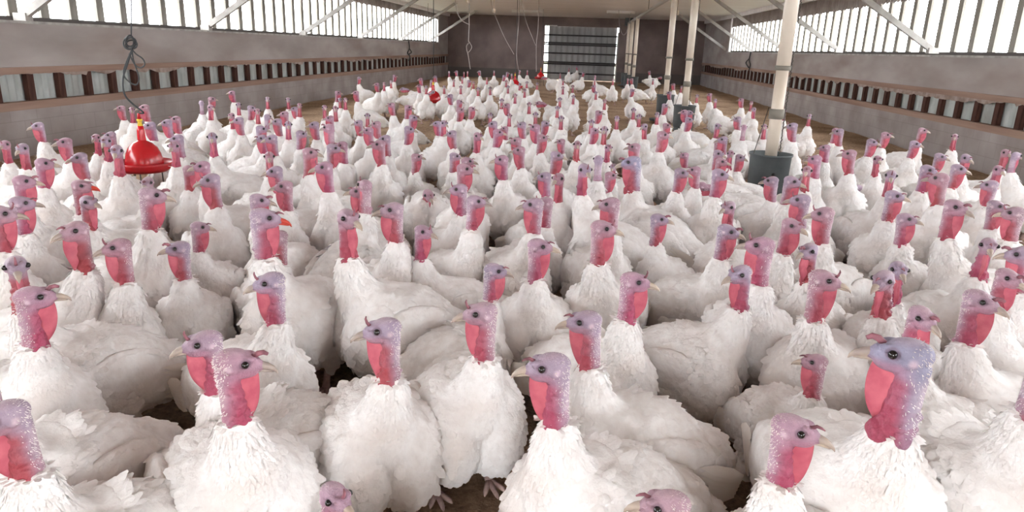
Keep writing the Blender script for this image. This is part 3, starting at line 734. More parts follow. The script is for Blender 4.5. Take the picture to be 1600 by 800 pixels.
  (-2.627, 7.279, 0.67, -72, -160, 1.0, '', 185, 'white turkey looking left, third head right of the dark crimson-necked hen'),
  (2.169, 7.476, 0.772, -87, 164, 1.11, 'S', 197, 'tall blue-lilac-headed white turkey looking left, standing just right of the nearest grey feeder'),
  (-3.219, 7.503, 0.673, -66, -157, 1.005, '', 178, 'white turkey looking left, nearest head above the dark crimson-necked hen'),
  (-1.526, 7.513, 0.639, -77, -169, 0.954, '', 193, 'white turkey looking left, second head below the half-hidden middle drinker'),
  (-3.549, 7.542, 0.685, -35, -75, 1.022, '', 174, 'white turkey facing camera, second head right of the raised hen by the left wall'),
  (-1.815, 7.545, 0.686, -26, 14, 1.024, '', 184, 'white turkey looking right, nearest head below the half-hidden middle drinker'),
  (-5.156, 7.57, 0.653, -55, -146, 0.975, '', 169, 'white turkey looking left, fifth head above the large red drinker'),
  (0.678, 7.58, 0.692, -95, -115, 1.032, '', 198, 'white turkey facing camera, second head above the mid-flock blue-headed tom'),
  (-4.141, 7.602, 0.698, -63, -31, 1.042, '', 168, 'white turkey looking right, second head left of the raised hen by the left wall'),
  (2.681, 7.603, 0.721, -111, 161, 1.077, '', 206, 'white turkey looking left, second head right of the small-headed hen by the right wall'),
  (-0.811, 7.709, 0.594, -81, -174, 0.951, '', 201, 'white turkey looking left, seventh head right of the hunched-neck hen'),
  (-2.39, 7.778, 0.662, -75, -73, 0.988, '', 181, 'white turkey facing camera, fourth head below the lone hen by the left wall'),
  (3.188, 7.78, 0.69, -75, -22, 1.03, '', 211, 'white turkey looking right, nearest head left of the highest head by the right wall'),
  (-0.403, 7.783, 0.66, -59, 3, 0.984, '', 193, 'white turkey looking right, fourth head left of the hen with striped pink throat'),
  (3.907, 7.81, 0.698, -117, -117, 1.042, '', 214, 'white turkey standing straight before the right wall, facing the camera with a red throat'),
  (0.114, 7.848, 0.689, -91, -91, 1.028, '', 191, 'white turkey facing camera, nearest head above the hen with striped pink throat'),
  (-2.789, 7.866, 0.717, -72, -70, 1.07, '', 170, 'white turkey facing camera, fifth head below the lone hen by the left wall'),
  (-3.846, 7.965, 0.674, -34, 26, 1.007, '', 169, 'white turkey looking right, nearest head right of the raised hen by the left wall'),
  (1.794, 7.979, 0.69, 47, 77, 1.031, '', 199, 'white turkey looking away, second head above the nearest grey feeder'),
  (1.518, 8.047, 0.686, -12, -71, 1.023, '', 197, 'white turkey facing camera, fourth head right of the second grey feeder'),
  (2.029, 8.131, 0.692, -134, -104, 1.032, '', 198, 'white turkey facing camera, nearest head left of the tall blue-lilac-headed hen'),
  (-0.227, 8.175, 0.686, -88, -88, 1.024, '', 185, 'white turkey facing camera, second head above the hen with striped pink throat'),
  (2.813, 8.18, 0.677, -108, -19, 1.011, '', 204, 'white turkey looking right, nearest head right of the small-headed hen by the right wall'),
  (-1.056, 8.211, 0.685, -81, -83, 1.023, '', 180, 'white turkey facing camera, seventh head below the tiny red drinker by the door'),
  (0.959, 8.232, 0.65, -95, -7, 0.97, '', 196, 'white turkey looking right, nearest head left of the second grey feeder'),
  (-4.622, 8.313, 0.678, 89, 119, 1.012, '', 161, 'white turkey looking away, third head left of the raised hen by the left wall'),
  (-3.109, 8.365, 0.68, -90, -60, 1.015, '', 168, 'white turkey facing camera, second head left of the lone hen by the left wall'),
  (-4.201, 8.416, 0.664, -32, -63, 0.991, '', 164, 'white turkey facing camera, nearest head below the raised hen by the left wall'),
  (3.857, 8.437, 0.694, -45, -25, 1.036, '', 204, 'white turkey looking right with the highest head along the right wall'),
  (0.421, 8.463, 0.686, -93, -93, 1.024, '', 185, 'white turkey facing camera, fourth head above the mid-flock blue-headed tom'),
  (-3.447, 8.471, 0.682, -8, -68, 1.017, '', 165, 'white turkey facing camera, third head above the dark crimson-necked hen'),
  (-0.548, 8.553, 0.684, -86, -86, 1.02, '', 179, 'white turkey facing camera, sixth head below the tiny red drinker by the door'),
  (-0.873, 8.635, 0.648, -81, -84, 0.967, '', 181, 'white turkey facing camera, fifth head below the tiny red drinker by the door'),
  (1.267, 8.668, 0.687, -108, -8, 1.025, '', 187, 'white turkey looking right, nearest head below the second grey feeder'),
  (-2.171, 8.726, 0.689, -46, 14, 1.029, '', 168, 'white turkey looking right, second head left of the half-hidden middle drinker'),
  (-3.621, 8.745, 0.614, -65, -158, 0.934, '', 170, 'white turkey looking left, second head above the dark crimson-necked hen'),
  (-1.522, 8.763, 0.681, -80, 10, 1.016, '', 172, 'white turkey looking right, sixth head right of the half-hidden middle drinker'),
  (0.712, 8.859, 0.685, -95, -95, 1.022, '', 182, 'white turkey facing camera, nearest head left of the third grey feeder'),
  (-4.811, 8.867, 0.68, -32, 28, 1.015, '', 155, 'white turkey looking right, nearest head left of the raised hen by the left wall'),
  (1.929, 9.047, 0.687, 168, 168, 1.025, '', 186, 'white turkey looking left, fourth head above the nearest grey feeder'),
  (0.208, 9.199, 0.682, -61, -1, 1.019, '', 176, 'white turkey looking right, third head above the hen with striped pink throat'),
  (-4.184, 9.203, 0.682, -36, -66, 1.018, '', 155, 'white turkey facing camera, third head right of the raised hen by the left wall'),
  (-2.497, 9.209, 0.672, -140, -165, 1.003, '', 164, 'white turkey looking left, fourth head left of the half-hidden middle drinker'),
  (0.972, 9.292, 0.681, -96, -96, 1.017, '', 179, 'white turkey facing camera, second head below the third grey feeder'),
  (-1.46, 9.293, 0.657, -78, 9, 0.981, '', 170, 'white turkey looking right, seventh head right of the deep rose-throated hen'),
  (-3.992, 9.398, 0.668, -69, -77, 0.997, '', 156, 'white turkey facing camera, fifth head above the dark crimson-necked hen'),
  (-3.266, 9.638, 0.68, -61, -71, 1.015, '', 156, 'white turkey facing camera, second head below the lone hen by the left wall'),
  (-0.328, 9.681, 0.68, -88, -88, 1.015, '', 169, 'white turkey facing camera, fourth head above the hen with striped pink throat'),
  (-1.011, 9.777, 0.68, -84, -174, 1.015, '', 165, 'white turkey looking left, third head below the tiny red drinker by the door'),
  (0.708, 9.867, 0.681, -94, -94, 1.016, '', 172, 'white turkey facing camera, second head left of the third grey feeder'),
  (1.39, 9.871, 0.682, 172, 172, 1.018, '', 175, 'white turkey looking left, nearest head above the second grey feeder'),
  (3.073, 9.936, 0.685, -77, -107, 1.022, '', 182, 'small-headed white turkey facing the camera by the right wall, right of the nearest feeder tube'),
  (-5.133, 10.076, 0.68, -143, -153, 1.015, '', 145, 'white turkey raised above its neighbours by the left wall, looking left before bare concrete'),
  (1.481, 10.079, 0.66, -69, -8, 0.985, '', 176, 'white turkey looking right, nearest head right of the second grey feeder'),
  (-1.765, 10.103, 0.68, -80, 70, 1.015, '', 159, 'white turkey looking away, fourth head right of the half-hidden middle drinker'),
  (-3.524, 10.145, 0.636, -72, -71, 0.95, '', 156, 'white turkey facing camera, third head below the lone hen by the left wall'),
  (-0.748, 10.156, 0.68, -86, -86, 1.015, '', 163, 'white turkey facing camera, fourth head below the tiny red drinker by the door'),
  (-1.204, 10.688, 0.68, -84, -84, 1.015, '', 157, 'white turkey facing camera, second head below the tiny red drinker by the door'),
  (2.975, 10.869, 0.681, -75, 165, 1.017, '', 173, 'white turkey looking left, nearest head above the tall blue-lilac-headed hen'),
  (2.558, 10.904, 0.68, -73, -123, 1.016, '', 171, 'white turkey facing camera, second head left of the tall blue-lilac-headed hen'),
  (-3.842, 10.925, 0.68, -81, 19, 1.015, '', 145, 'white turkey looking right, nearest head left of the lone hen by the left wall'),
  (1.23, 10.959, 0.68, -96, -6, 1.015, '', 165, 'white turkey looking right, nearest head below the third grey feeder'),
  (-3.587, 11.093, 0.68, -152, -162, 1.015, '', 145, 'white turkey looking left, nearest head below the lone hen by the left wall'),
  (-2.074, 11.221, 0.68, -80, -170, 1.015, '', 150, 'white turkey looking left, second head right of the half-hidden middle drinker'),
  (0.368, 11.439, 0.68, -62, -92, 1.015, '', 158, 'white turkey facing camera, third head left of the three far drop tubes'),
  (-0.355, 11.47, 0.68, -88, -88, 1.015, '', 155, 'white turkey facing camera, fourth head below the bright slit beside the door'),
  (-1.125, 11.978, 0.68, -85, -85, 1.015, '', 149, 'white turkey facing camera, nearest head below the tiny red drinker by the door'),
  (-0.142, 12.242, 0.68, -59, -89, 1.015, '', 151, 'white turkey facing camera, fifth head above the hen with striped pink throat'),
  (2.837, 12.374, 0.68, -103, -103, 1.015, '', 161, 'white turkey facing camera, third head left of the tall blue-lilac-headed hen'),
  (2.295, 12.721, 0.678, -169, -100, 1.012, '', 157, 'white turkey facing camera, third head right of the second grey feeder'),
  (-0.789, 12.914, 0.5, -177, -177, 1.08, 'L', 161, 'white turkey looking left, third head below the bright slit beside the door'),
  (-2.9, 13.136, 0.693, -78, -78, 1.035, '', 136, 'white turkey facing camera, second head above the half-hidden middle drinker'),
  (2.858, 13.176, 0.68, -102, 168, 1.015, '', 156, 'white turkey looking left, sixth head left of the tall blue-lilac-headed hen'),
  (-1.949, 13.295, 0.686, -80, -82, 1.023, '', 139, 'white turkey facing camera, sixth head below the knotted pale cord'),
  (-3.925, 13.483, 0.686, -41, -164, 1.024, '', 132, 'white turkey looking left, nearest head right of the lone hen by the left wall'),
  (-2.634, 13.509, 0.685, -79, -79, 1.022, '', 136, 'white turkey facing camera, nearest head right of the half-hidden middle drinker'),
  (-1.105, 13.551, 0.68, -115, -85, 1.015, '', 141, 'white turkey facing camera, second head right of the tiny red drinker by the door'),
  (0.247, 13.613, 0.68, -101, -91, 1.015, '', 145, 'white turkey facing camera, third head below the middle of the far door'),
  (-3.163, 13.701, 0.68, -107, -147, 1.015, '', 134, 'white turkey looking left, nearest head left of the half-hidden middle drinker'),
  (-1.78, 13.756, 0.68, -83, -83, 1.015, '', 138, 'white turkey facing camera, fourth head right of the knotted pale cord'),
  (-2.37, 13.84, 0.678, -80, -80, 1.012, '', 136, 'white turkey facing camera, fifth head below the knotted pale cord'),
  (2.169, 13.843, 0.68, -69, -99, 1.015, '', 150, 'white turkey facing camera, second head above the second grey feeder'),
  (-3.906, 13.905, 0.68, -44, -74, 1.015, '', 131, 'white turkey facing camera, second head right of the lone hen by the left wall'),
  (-1.505, 14.447, 0.68, -84, -84, 1.015, '', 136, 'white turkey facing camera, nearest head left of the tiny red drinker by the door'),
  (2.509, 14.454, 0.68, -130, 170, 1.015, '', 148, 'white turkey looking left on open litter right of the second grey feeder'),
  (1.74, 14.595, 0.68, -127, 173, 1.015, '', 145, 'white turkey looking left, nearest head right of the third grey feeder'),
  (-3.095, 14.631, 0.509, 12, -168, 1.099, 'L', 144, 'white turkey looking left, nearest head above the half-hidden middle drinker'),
  (-3.991, 14.7, 0.68, -75, -75, 1.015, '', 128, 'white turkey facing camera, third head right of the lone hen by the left wall'),
  (-0.423, 14.991, 0.68, -118, -88, 1.015, '', 137, 'white turkey facing camera, third head right of the bright slit beside the door'),
  (1.005, 15.015, 0.68, -124, -4, 1.015, '', 141, 'white turkey looking right, second head below the three far drop tubes'),
  (-3.903, 15.309, 0.508, -165, -166, 1.098, 'L', 139, 'white turkey looking left, third head left of the half-hidden middle drinker'),
  (-1.378, 15.643, 0.68, -85, -85, 1.015, '', 132, 'white turkey facing camera, nearest head right of the tiny red drinker by the door'),
  (-0.221, 15.678, 0.68, -89, -89, 1.015, '', 135, 'white turkey facing camera, fourth head left of the middle of the far door'),
  (-3.353, 15.716, 0.674, -48, 12, 1.005, '', 127, 'white turkey looking right, third head above the half-hidden middle drinker'),
  (-2.407, 15.722, 0.68, -81, -81, 1.015, '', 129, 'white turkey facing camera, fourth head below the knotted pale cord'),
  (-5.023, 15.796, 0.68, -142, 18, 1.015, '', 122, 'farthest lone white turkey against the left wall, rump to the right, over bare litter'),
  (0.254, 16.038, 0.68, -121, 179, 1.015, '', 135, 'white turkey looking left, second head below the middle of the far door'),
  (-1.024, 16.229, 0.68, -56, -86, 1.015, '', 131, 'white turkey facing camera, second head below the bright slit beside the door'),
  (-2.948, 16.254, 0.68, -80, -80, 1.015, '', 126, 'white turkey facing camera, third head left of the knotted pale cord'),
  (-2.612, 16.286, 0.677, -84, 9, 1.01, '', 127, 'white turkey looking right, third head below the knotted pale cord'),
  (-3.7, 16.292, 0.68, -77, -167, 1.015, '', 124, 'white turkey looking left, fourth head above the half-hidden middle drinker'),
  (-1.298, 16.75, 0.676, -55, -86, 1.008, '', 129, 'white turkey facing camera, second head left of the bright slit beside the door'),
  (-1.81, 16.897, 0.68, -84, -84, 1.015, '', 127, 'white turkey facing camera, second head left of the tiny red drinker by the door'),
  (2.317, 17.296, 0.68, -68, -98, 1.015, '', 136, 'white turkey facing camera, second head right of the third grey feeder'),
  (-4.638, 17.388, 0.68, -30, 15, 1.015, '', 119, 'white turkey looking right, fourth head right of the lone hen by the left wall'),
  (-2.958, 17.54, 0.688, -52, -80, 1.027, '', 122, 'white turkey facing camera, second head below the knotted pale cord'),
  (-2.4, 17.879, 0.68, -82, -82, 1.015, '', 123, 'white turkey facing camera, second head right of the knotted pale cord'),
  (-3.732, 17.956, 0.677, -167, -168, 1.01, '', 120, 'white turkey looking left, fifth head above the half-hidden middle drinker'),
  (2.271, 18.538, 0.68, 173, 173, 1.015, '', 132, 'white turkey looking left, nearest head above the third grey feeder'),
  (-0.523, 18.786, 0.68, -88, -88, 1.015, '', 125, 'white turkey facing camera, second head right of the bright slit beside the door'),
  (0.316, 19.539, 0.68, -61, -91, 1.015, '', 125, 'white turkey facing camera, nearest head below the middle of the far door'),
  (-2.203, 19.862, 0.68, -54, 6, 1.015, '', 119, 'white turkey looking right, third head left of the tiny red drinker by the door'),
  (0.812, 19.985, 0.68, -92, -92, 1.015, '', 125, 'white turkey facing camera, nearest head right of the middle of the far door'),
  (-2.091, 20.868, 0.685, -115, -84, 1.022, '', 117, 'white turkey facing camera, nearest head above the tiny red drinker by the door'),
  (1.378, 20.939, 0.68, 176, 176, 1.015, '', 124, 'white turkey looking left, nearest head below the three far drop tubes'),
  (2.006, 21.057, 0.68, -65, -95, 1.015, '', 125, 'white turkey facing camera, second head right of the three far drop tubes'),
  (1.282, 21.156, 0.668, -93, -93, 0.997, '', 124, 'white turkey facing camera, nearest head left of the three far drop tubes'),
  (-3.988, 21.233, 0.68, -169, -79, 1.015, '', 113, 'white turkey facing camera, fourth head left of the knotted pale cord'),
  (-3.584, 21.474, 0.668, -80, -81, 0.997, '', 114, 'white turkey facing camera, nearest head left of the knotted pale cord'),
  (-3.89, 21.99, 0.68, -80, -170, 1.015, '', 112, 'white turkey looking left, second head left of the knotted pale cord'),
  (-3.611, 22.364, 0.66, -52, -81, 0.984, '', 113, 'white turkey facing camera, nearest head below the knotted pale cord'),
  (-2.392, 22.453, 0.68, -84, 6, 1.015, '', 114, 'white turkey looking right, second head above the tiny red drinker by the door'),
  (0.355, 22.459, 0.68, 179, -1, 1.015, '', 119, 'white turkey looking right, nearest head left of the middle of the far door'),
  (-3.297, 22.704, 0.68, -172, -172, 1.015, '', 112, 'white turkey looking left, nearest head right of the knotted pale cord'),
  (-0.753, 23.036, 0.68, -118, -88, 1.015, '', 116, 'white turkey facing camera, nearest head right of the bright slit beside the door'),
  (-2.889, 23.196, 0.68, -83, -83, 1.015, '', 112, 'white turkey facing camera, third head right of the knotted pale cord'),
  (-1.368, 24.656, 0.5, -177, -177, 1.08, 'L', 121, 'white turkey looking left, nearest head below the bright slit beside the door'),
  (-2.198, 24.766, 0.68, -175, 5, 1.015, '', 111, 'white turkey looking right, third head above the tiny red drinker by the door'),
  (-1.957, 25.066, 0.68, -86, -86, 1.015, '', 111, 'white turkey facing camera, nearest head left of the bright slit beside the door'),
  (-0.027, 25.157, 0.68, -30, 0, 1.015, '', 114, 'white turkey looking right, second head left of the middle of the far door'),
  (3.048, 28.952, 0.5, -6, 54, 1.08, 'L', 121, 'white turkey looking right, third head above the third grey feeder'),
  (2.664, 29.887, 0.68, -155, 175, 1.015, '', 112, 'white turkey looking left, nearest head right of the three far drop tubes'),
  (-0.631, 30.414, 0.68, -89, -89, 1.015, '', 107, 'white turkey facing camera, fourth head right of the bright slit beside the door'),
  (-0.313, 33.152, 0.68, -59, -179, 1.015, '', 105, 'white turkey looking left, third head left of the middle of the far door'),
]

# ---------------------------------------------------------------- turkeys
def rotz(a): c, s = math.cos(a), math.sin(a); return np.array([[c, -s, 0], [s, c, 0], [0, 0, 1.0]])
def roty(a): c, s = math.cos(a), math.sin(a); return np.array([[c, 0, s], [0, 1.0, 0], [-s, 0, c]])
def unit(v): return v / (np.linalg.norm(v, axis=-1, keepdims=True) + 1e-12)

def sphere_vf(nu=20, nv=12):
    V = [(0, 0, 1)]
    for i in range(1, nv):
        t = math.pi * i / nv
        for j in range(nu):
            p = 2 * math.pi * j / nu; V.append((math.sin(t) * math.cos(p), math.sin(t) * math.sin(p), math.cos(t)))
    V.append((0, 0, -1)); F = []
    for j in range(nu): F.append((0, 1 + j, 1 + (j + 1) % nu))
    for i in range(nv - 2):
        for j in range(nu):
            a = 1 + i * nu + j; b = 1 + i * nu + (j + 1) % nu
            F.append((a, a + nu, b + nu, b))
    L = len(V) - 1; o = 1 + (nv - 2) * nu
    for j in range(nu): F.append((L, o + (j + 1) % nu, o + j))
    return np.array(V, float), F
SPH = sphere_vf()
SPH_S = sphere_vf(10, 6)

class Blob:
    """overlapping closed shapes that are fused into one continuous skin"""
    def __init__(s): s.V, s.F, s.n = [], [], 0
    def add(s, V, F):
        V = np.asarray(V, float); s.V.append(V); s.F += [tuple(i + s.n for i in f) for f in F]; s.n += len(V)
    def ell(s, c, r, R=None, sp=SPH):
        V = sp[0] * np.asarray(r)
        if R is not None: V = V @ np.asarray(R).T
        s.add(V + np.asarray(c), sp[1])
    def tube(s, P, r, n=18): s.add(*loft(P, r, n, True))
    def fuse(s, voxel, smooth):
        me = mesh_from('tmp', np.concatenate(s.V), s.F)
        ob = bpy.data.objects.new('tmp', me); COL.objects.link(ob)
        md = ob.modifiers.new('r', 'REMESH'); md.mode = 'VOXEL'; md.voxel_size = voxel
        dg = bpy.context.evaluated_depsgraph_get()
        ev = ob.evaluated_get(dg); em = ev.to_mesh()
        V = np.empty(len(em.vertices) * 3); em.vertices.foreach_get('co', V); V = V.reshape(-1, 3)
        F = [tuple(p.vertices) for p in em.polygons]
        E = np.empty(len(em.edges) * 2, dtype=np.int64); em.edges.foreach_get('vertices', E); E = E.reshape(-1, 2)
        ev.to_mesh_clear(); bpy.data.objects.remove(ob); bpy.data.meshes.remove(me)
        deg = np.bincount(E.ravel(), minlength=len(V)).astype(float)[:, None]; deg[deg == 0] = 1
        for k in range(smooth):
            A = np.zeros_like(V)
            np.add.at(A, E[:, 0], V[E[:, 1]]); np.add.at(A, E[:, 1], V[E[:, 0]])
            lam = .6 if k % 2 == 0 else -.4
            V = V + lam * (A / deg - V)
        return V, F

def surf_sample(V, F, n, rng, weight=None):
    q = np.array([f if len(f) == 4 else (f[0], f[1], f[2], f[2]) for f in F])
    T = np.concatenate([q[:, [0, 1, 2]], q[:, [0, 2, 3]]])
    a, b, c = V[T[:, 0]], V[T[:, 1]], V[T[:, 2]]
    nr = np.cross(b - a, c - a); ar = np.linalg.norm(nr, axis=1) + 1e-15
    w = ar.copy()
    if weight is not None: w = w * weight((a + b + c) / 3)
    i = rng.choice(len(T), n, p=w / w.sum())
    u, v = rng.random(n), rng.random(n); fl = u + v > 1; u[fl] = 1 - u[fl]; v[fl] = 1 - v[fl]
    P = a[i] + (b[i] - a[i]) * u[:, None] + (c[i] - a[i]) * v[:, None]
    return P, unit(nr[i])

def plumes(P, N, D, L, W, lift, curl=.0):
    """one small tongue-shaped feather per point, lying along D and lifted at its tip"""
    n = len(P); T = unit(D - N * (D * N).sum(1)[:, None]); S = np.cross(N, T)
    L = np.broadcast_to(L, n)[:, None]; W = np.broadcast_to(W, n)[:, None]; lift = np.broadcast_to(lift, n)[:, None]; curl = np.broadcast_to(curl, n)[:, None]
    def at(t, s): return P + T * L * t + S * W * s + N * (lift * L * t + curl * L * t * t - .0035) - N * (abs(s) * W * .25)
    pts = [at(0, 0), at(.35, -.42), at(.35, .42), at(.35, 0), at(.75, -.46), at(.75, .46), at(.75, 0), at(1.0, -.12), at(1.0, .12)]
    V = np.stack(pts, 1).reshape(-1, 3)
    base = [(0, 1, 3), (0, 3, 2), (1, 4, 6, 3), (3, 6, 5, 2), (4, 7, 6), (6, 7, 8), (6, 8, 5)]
    F = []
    for k in range(n):
        o = 9 * k; F += [tuple(o + i for i in f) for f in base]
    return V, F

class Parts:
    def __init__(s): s.V, s.F, s.M, s.C, s.n = [], [], [], [], 0
    def add(s, V, F, mi, col=None):
        V = np.asarray(V, float); s.V.append(V); s.F += [tuple(i + s.n for i in f) for f in F]; s.M += [mi] * len(F)
        s.C.append(np.ones((len(V), 3)) if col is None else col); s.n += len(V)
    def mesh(s, name, mats, smooth=True):
        me = mesh_from(name, np.concatenate(s.V), s.F, mats, s.M, smooth)
        a = me.color_attributes.new('pigment', 'FLOAT_COLOR', 'POINT')
        c = np.concatenate(s.C); c4 = np.ones((len(c), 4), np.float32); c4[:, :3] = c
        a.data.foreach_set('color', c4.ravel())
        return me

LILAC, PALE, BLUE, CHEEK, RED, EARC = [np.array(lin(c)) for c in ((170, 144, 158), (206, 184, 192), (146, 146, 170), (172, 118, 136), (160, 56, 78), (208, 184, 196))]
def sstep(a, b, x): t = np.clip((x - a) / (b - a), 0, 1); return t * t * (3 - 2 * t)

def make_turkey(H, yaw, pitch, seed, lod, tom=False, low=False, hue=0.0):
    """meshes of one bird in its own frame: +x forward, ground at z=0. H head centre, yaw head turn relative to the body, lod 0 far .. 3 near"""
    rng = np.random.default_rng(seed)
    H = np.asarray(H, float)
    bp = math.radians(rng.uniform(19, 31) if not low else rng.uniform(-2, 5))
    Rb = roty(-bp); piv = np.array([0, 0, .27])
    def B(c): return (np.asarray(c) - piv) @ Rb.T + piv
    fat = rng.uniform(.88, .97)
    Rh = rotz(yaw) @ roty(pitch)
    fwd, side, up = Rh[:, 0], Rh[:, 1], Rh[:, 2]
    hs = 1.22 if tom else 1.12
    gx, gy, gz = (1.05, 1.15, 1.04) if lod == 3 else (1, 1, 1)   # the birds in front are the broadest
    # --- neck curve
    P0 = np.array((.085, 0, .325)); P1 = np.array((.185, 0, .39)); P3 = H - fwd * .019 * hs - up * .012 * hs
    lo = np.clip((.56 - H[2]) / .12, 0, 1)
    away = np.array([P3[0] - .0, 0, 0])
    P2 = P3 + (1 - lo) * (np.array([.0, 0, -.135]) - fwd * .016) - lo * (fwd * .10 + np.array([.02, 0, -.05]))
    P2[1] = P3[1] * .7
    ts = np.linspace(0, 1, 25)[:, None]
    NC = (1 - ts) ** 3 * P0 + 3 * (1 - ts) ** 2 * ts * P1 + 3 * (1 - ts) * ts ** 2 * P2 + ts ** 3 * P3
    seg = np.linalg.norm(np.diff(NC, axis=0), axis=1); Ls = np.concatenate([[0], np.cumsum(seg)]); tot = Ls[-1]
    NT = unit(np.gradient(NC, axis=0))
    bare = .118 * hs                                        # bare skin length below the head centre
    tc = 1 - bare / tot                                     # where the feathers end
    tl = Ls / tot
    # --- feathered body, fused
    vox = (.017, .015, .0115, .0095)[lod]
    b = Blob()
    b.ell(B((-.035, 0, .27)), (.215 * gx, .158 * fat * gy, .150 * gz), Rb)
    for s in (-1, 1):
        b.ell(B((.085, .060 * s * gy, .225)), (.136 * gx, .098 * fat * gy, .160 * gz), Rb)
        b.ell(B((-.02, .09 * s, .195)), (.09, .07 * gy, .10 * gz))
    b.ell(B((-.185, 0, .30)), (.135 * gx, .105 * fat * gy, .095 * gz), Rb)
    b.ell(B((-.275, 0, .315)), (.08, .068, .042), Rb)
    rr_ = np.interp(tl, [0, .18, .36, .55, .8, 1], [.15, .132, .10, .074, .055, .047]) if not low else np.interp(tl, [0, .25, .5, .8, 1], [.13, .10, .07, .055, .047])
    kcut = max(4, int(np.searchsorted(tl, tc + .02)))
    # remap so that the collar is always the narrow end
    rr2 = np.interp(tl / max(tc, .3), [0, .25, .5, .72, .92, 1.0], [.120 * gy, .100 * gy, .075 * (1 + gy) / 2, .060, .050, .038])
    b.tube(NC[:kcut + 1], list(rr2[:kcut + 1]), 22)
    BV, BF = b.fuse(vox, 10 if lod > 1 else 8)
    out = {}
    body = Parts()
    body.add(BV, BF, 0)
    # --- feather flow
    backv = Rb @ np.array([-1.0, 0, -.22])
    Cn = NC[:kcut + 1]; Tn = NT[:kcut + 1]
    def flow(P):
        d = np.linalg.norm(P[:, None, :] - Cn[None], axis=2) - rr2[:kcut + 1][None] * .9
        k = d.argmin(1); dm = d.min(1)
        w = sstep(.05, .005, dm) * sstep(.12, .45, (k / len(Cn)))
        D = backv[None] * (1 - w[:, None]) - Tn[k] * w[:, None]
        front = sstep(.02, .2, P[:, 0]) * (1 - w)
        D = D + np.array([0, 0, -1.0]) * front[:, None] * .9
        return D, w, k / len(Cn)
    nb = (260, 700, 2300, 4600)[lod]
    P, N = surf_sample(BV, BF, nb, rng, lambda c: np.where(c[:, 2] < .12, .3, 1.0) * np.where(c[:, 2] > .38, 1.8, 1.0))
    D, w, kk = flow(P)
    D = D + rng.normal(0, .16, D.shape)
    sc = (1.25, 1.1, .95, .85)[lod]
    L = (.058 * (1 - w) + .026 * w) * rng.uniform(.75, 1.25, nb) * sc
    Wd = (.040 * (1 - w) + .014 * w) * rng.uniform(.8, 1.2, nb) * sc
    lf = (.03 * (1 - w) + .28 * w) + rng.uniform(-.02, .05, nb)
    stray = rng.random(nb) < .015
    lf = np.where(stray, lf + .22, lf)
    body.add(*plumes(P, N, D, L, Wd, lf, rng.uniform(-.05, .03, nb)), 0)
    # ruff: the ragged rings of short feathers just under the bare skin
    nr = (80, 260, 1000, 2200)[lod]
    kf = rng.uniform(.32, 1.0, nr) ** .8 * (kcut - 1); ki = kf.astype(int); fr = (kf - ki)[:, None]
    C = Cn[ki] * (1 - fr) + Cn[np.minimum(ki + 1, kcut)] * fr
    T = Tn[ki]; sx = unit(np.cross(T, [0, 1.0, 0.01])); sy = np.cross(T, sx)
    an = rng.uniform(0, 2 * math.pi, nr)[:, None]
    N = sx * np.cos(an) + sy * np.sin(an)
    P = C + N * (rr2[ki][:, None] * .93)
    body.add(*plumes(P, N, -T + rng.normal(0, .2, T.shape), rng.uniform(.016, .036, nr) * sc, rng.uniform(.006, .012, nr) * sc, rng.uniform(.2, 1.0, nr), -.25), 0)
    # --- bare head and neck, fused finely
    h = Blob()
    X = lambda x, y, z: H + (fwd * x + side * y + up * z) * hs
    h.ell(X(-.008, 0, .003), np.array((.0365, .0265, .0255)) * hs, Rh)
    h.ell(X(.018, 0, -.003), np.array((.028, .0195, .0195)) * hs, Rh)
    h.ell(X(.030, 0, -.0055), np.array((.022, .0138, .0128)) * hs, roty(.0) if False else Rh)
    h.ell(X(.006, 0, -.016), np.array((.034, .0185, .0150)) * hs, Rh)
    for s in (-1, 1):
        h.ell(X(.016, .015 * s, .013), np.array((.017, .008, .007)) * hs, Rh)
        h.ell(X(-.012, .022 * s, -.004), np.array((.012, .008, .011)) * hs, Rh)
    k0 = max(0, int(np.searchsorted(tl, tc - .10)))
    nn = NC[k0:]; tt = (tl[k0:] - tc) / (1 - tc)
    rn = np.interp(tt, [-.5, 0, .25, .6, 1], [.028, .027, .0225, .0205, .0215]) * hs * (1.12 if tom else 1)
    h.tube(nn, list(rn), 16)
    # throat fullness in front of the neck
    nf = nn + np.outer(np.interp(tt, [-.3, 0, .4, .85, 1], [.002, .006, .008, .009, .006]), fwd) * hs
    h.tube(nf, list(rn * .70), 12)
    ncar = (0, 10, 46, 110)[lod] * (2 if tom else 1)
    for _ in range(ncar):
        t_ = rng.beta(1, 1.6); q = np.array([np.interp(tc + (1 - tc) * t_ * .9 - .02, tl, NC[:, j]) for j in range(3)])
        a_ = rng.normal(0, .9); dirn = fwd * math.cos(a_) + side * math.sin(a_)
        r_ = np.interp(t_, [0, .3, 1], [.0095, .0065, .0042]) * hs * rng.uniform(.7, 1.2) * (1.3 if tom and t_ < .3 else 1)
        rad = np.interp(t_, [0, 1], [.029, .022]) * hs
        h.ell(q + dirn * (rad * .92), (r_,) * 3, None, SPH_S)
    if tom:
        for _ in range(9):
            q = NC[min(kcut, len(NC) - 1)]; a_ = rng.uniform(-1.2, 1.2)
            h.ell(q + (fwd * math.cos(a_) + side * math.sin(a_)) * .042 + np.array([0, 0, rng.uniform(-.02, .015)]), (rng.uniform(.012, .018),) * 3, None, SPH_S)
    HV, HF = h.fuse((.0085, .0065, .0046, .0034)[lod], (3, 4, 4, 4)[lod])
    # pigment of the bare skin
    loc = (HV - H) @ Rh / hs
    dn = np.linalg.norm(HV[:, None, :] - NC[None, ::2], axis=2); kn = dn.argmin(1); tn = (tl[::2][kn] - tc) / (1 - tc)
    axis = NC[::2][kn]; frontness = ((HV - axis) @ fwd) / (.03 * hs)
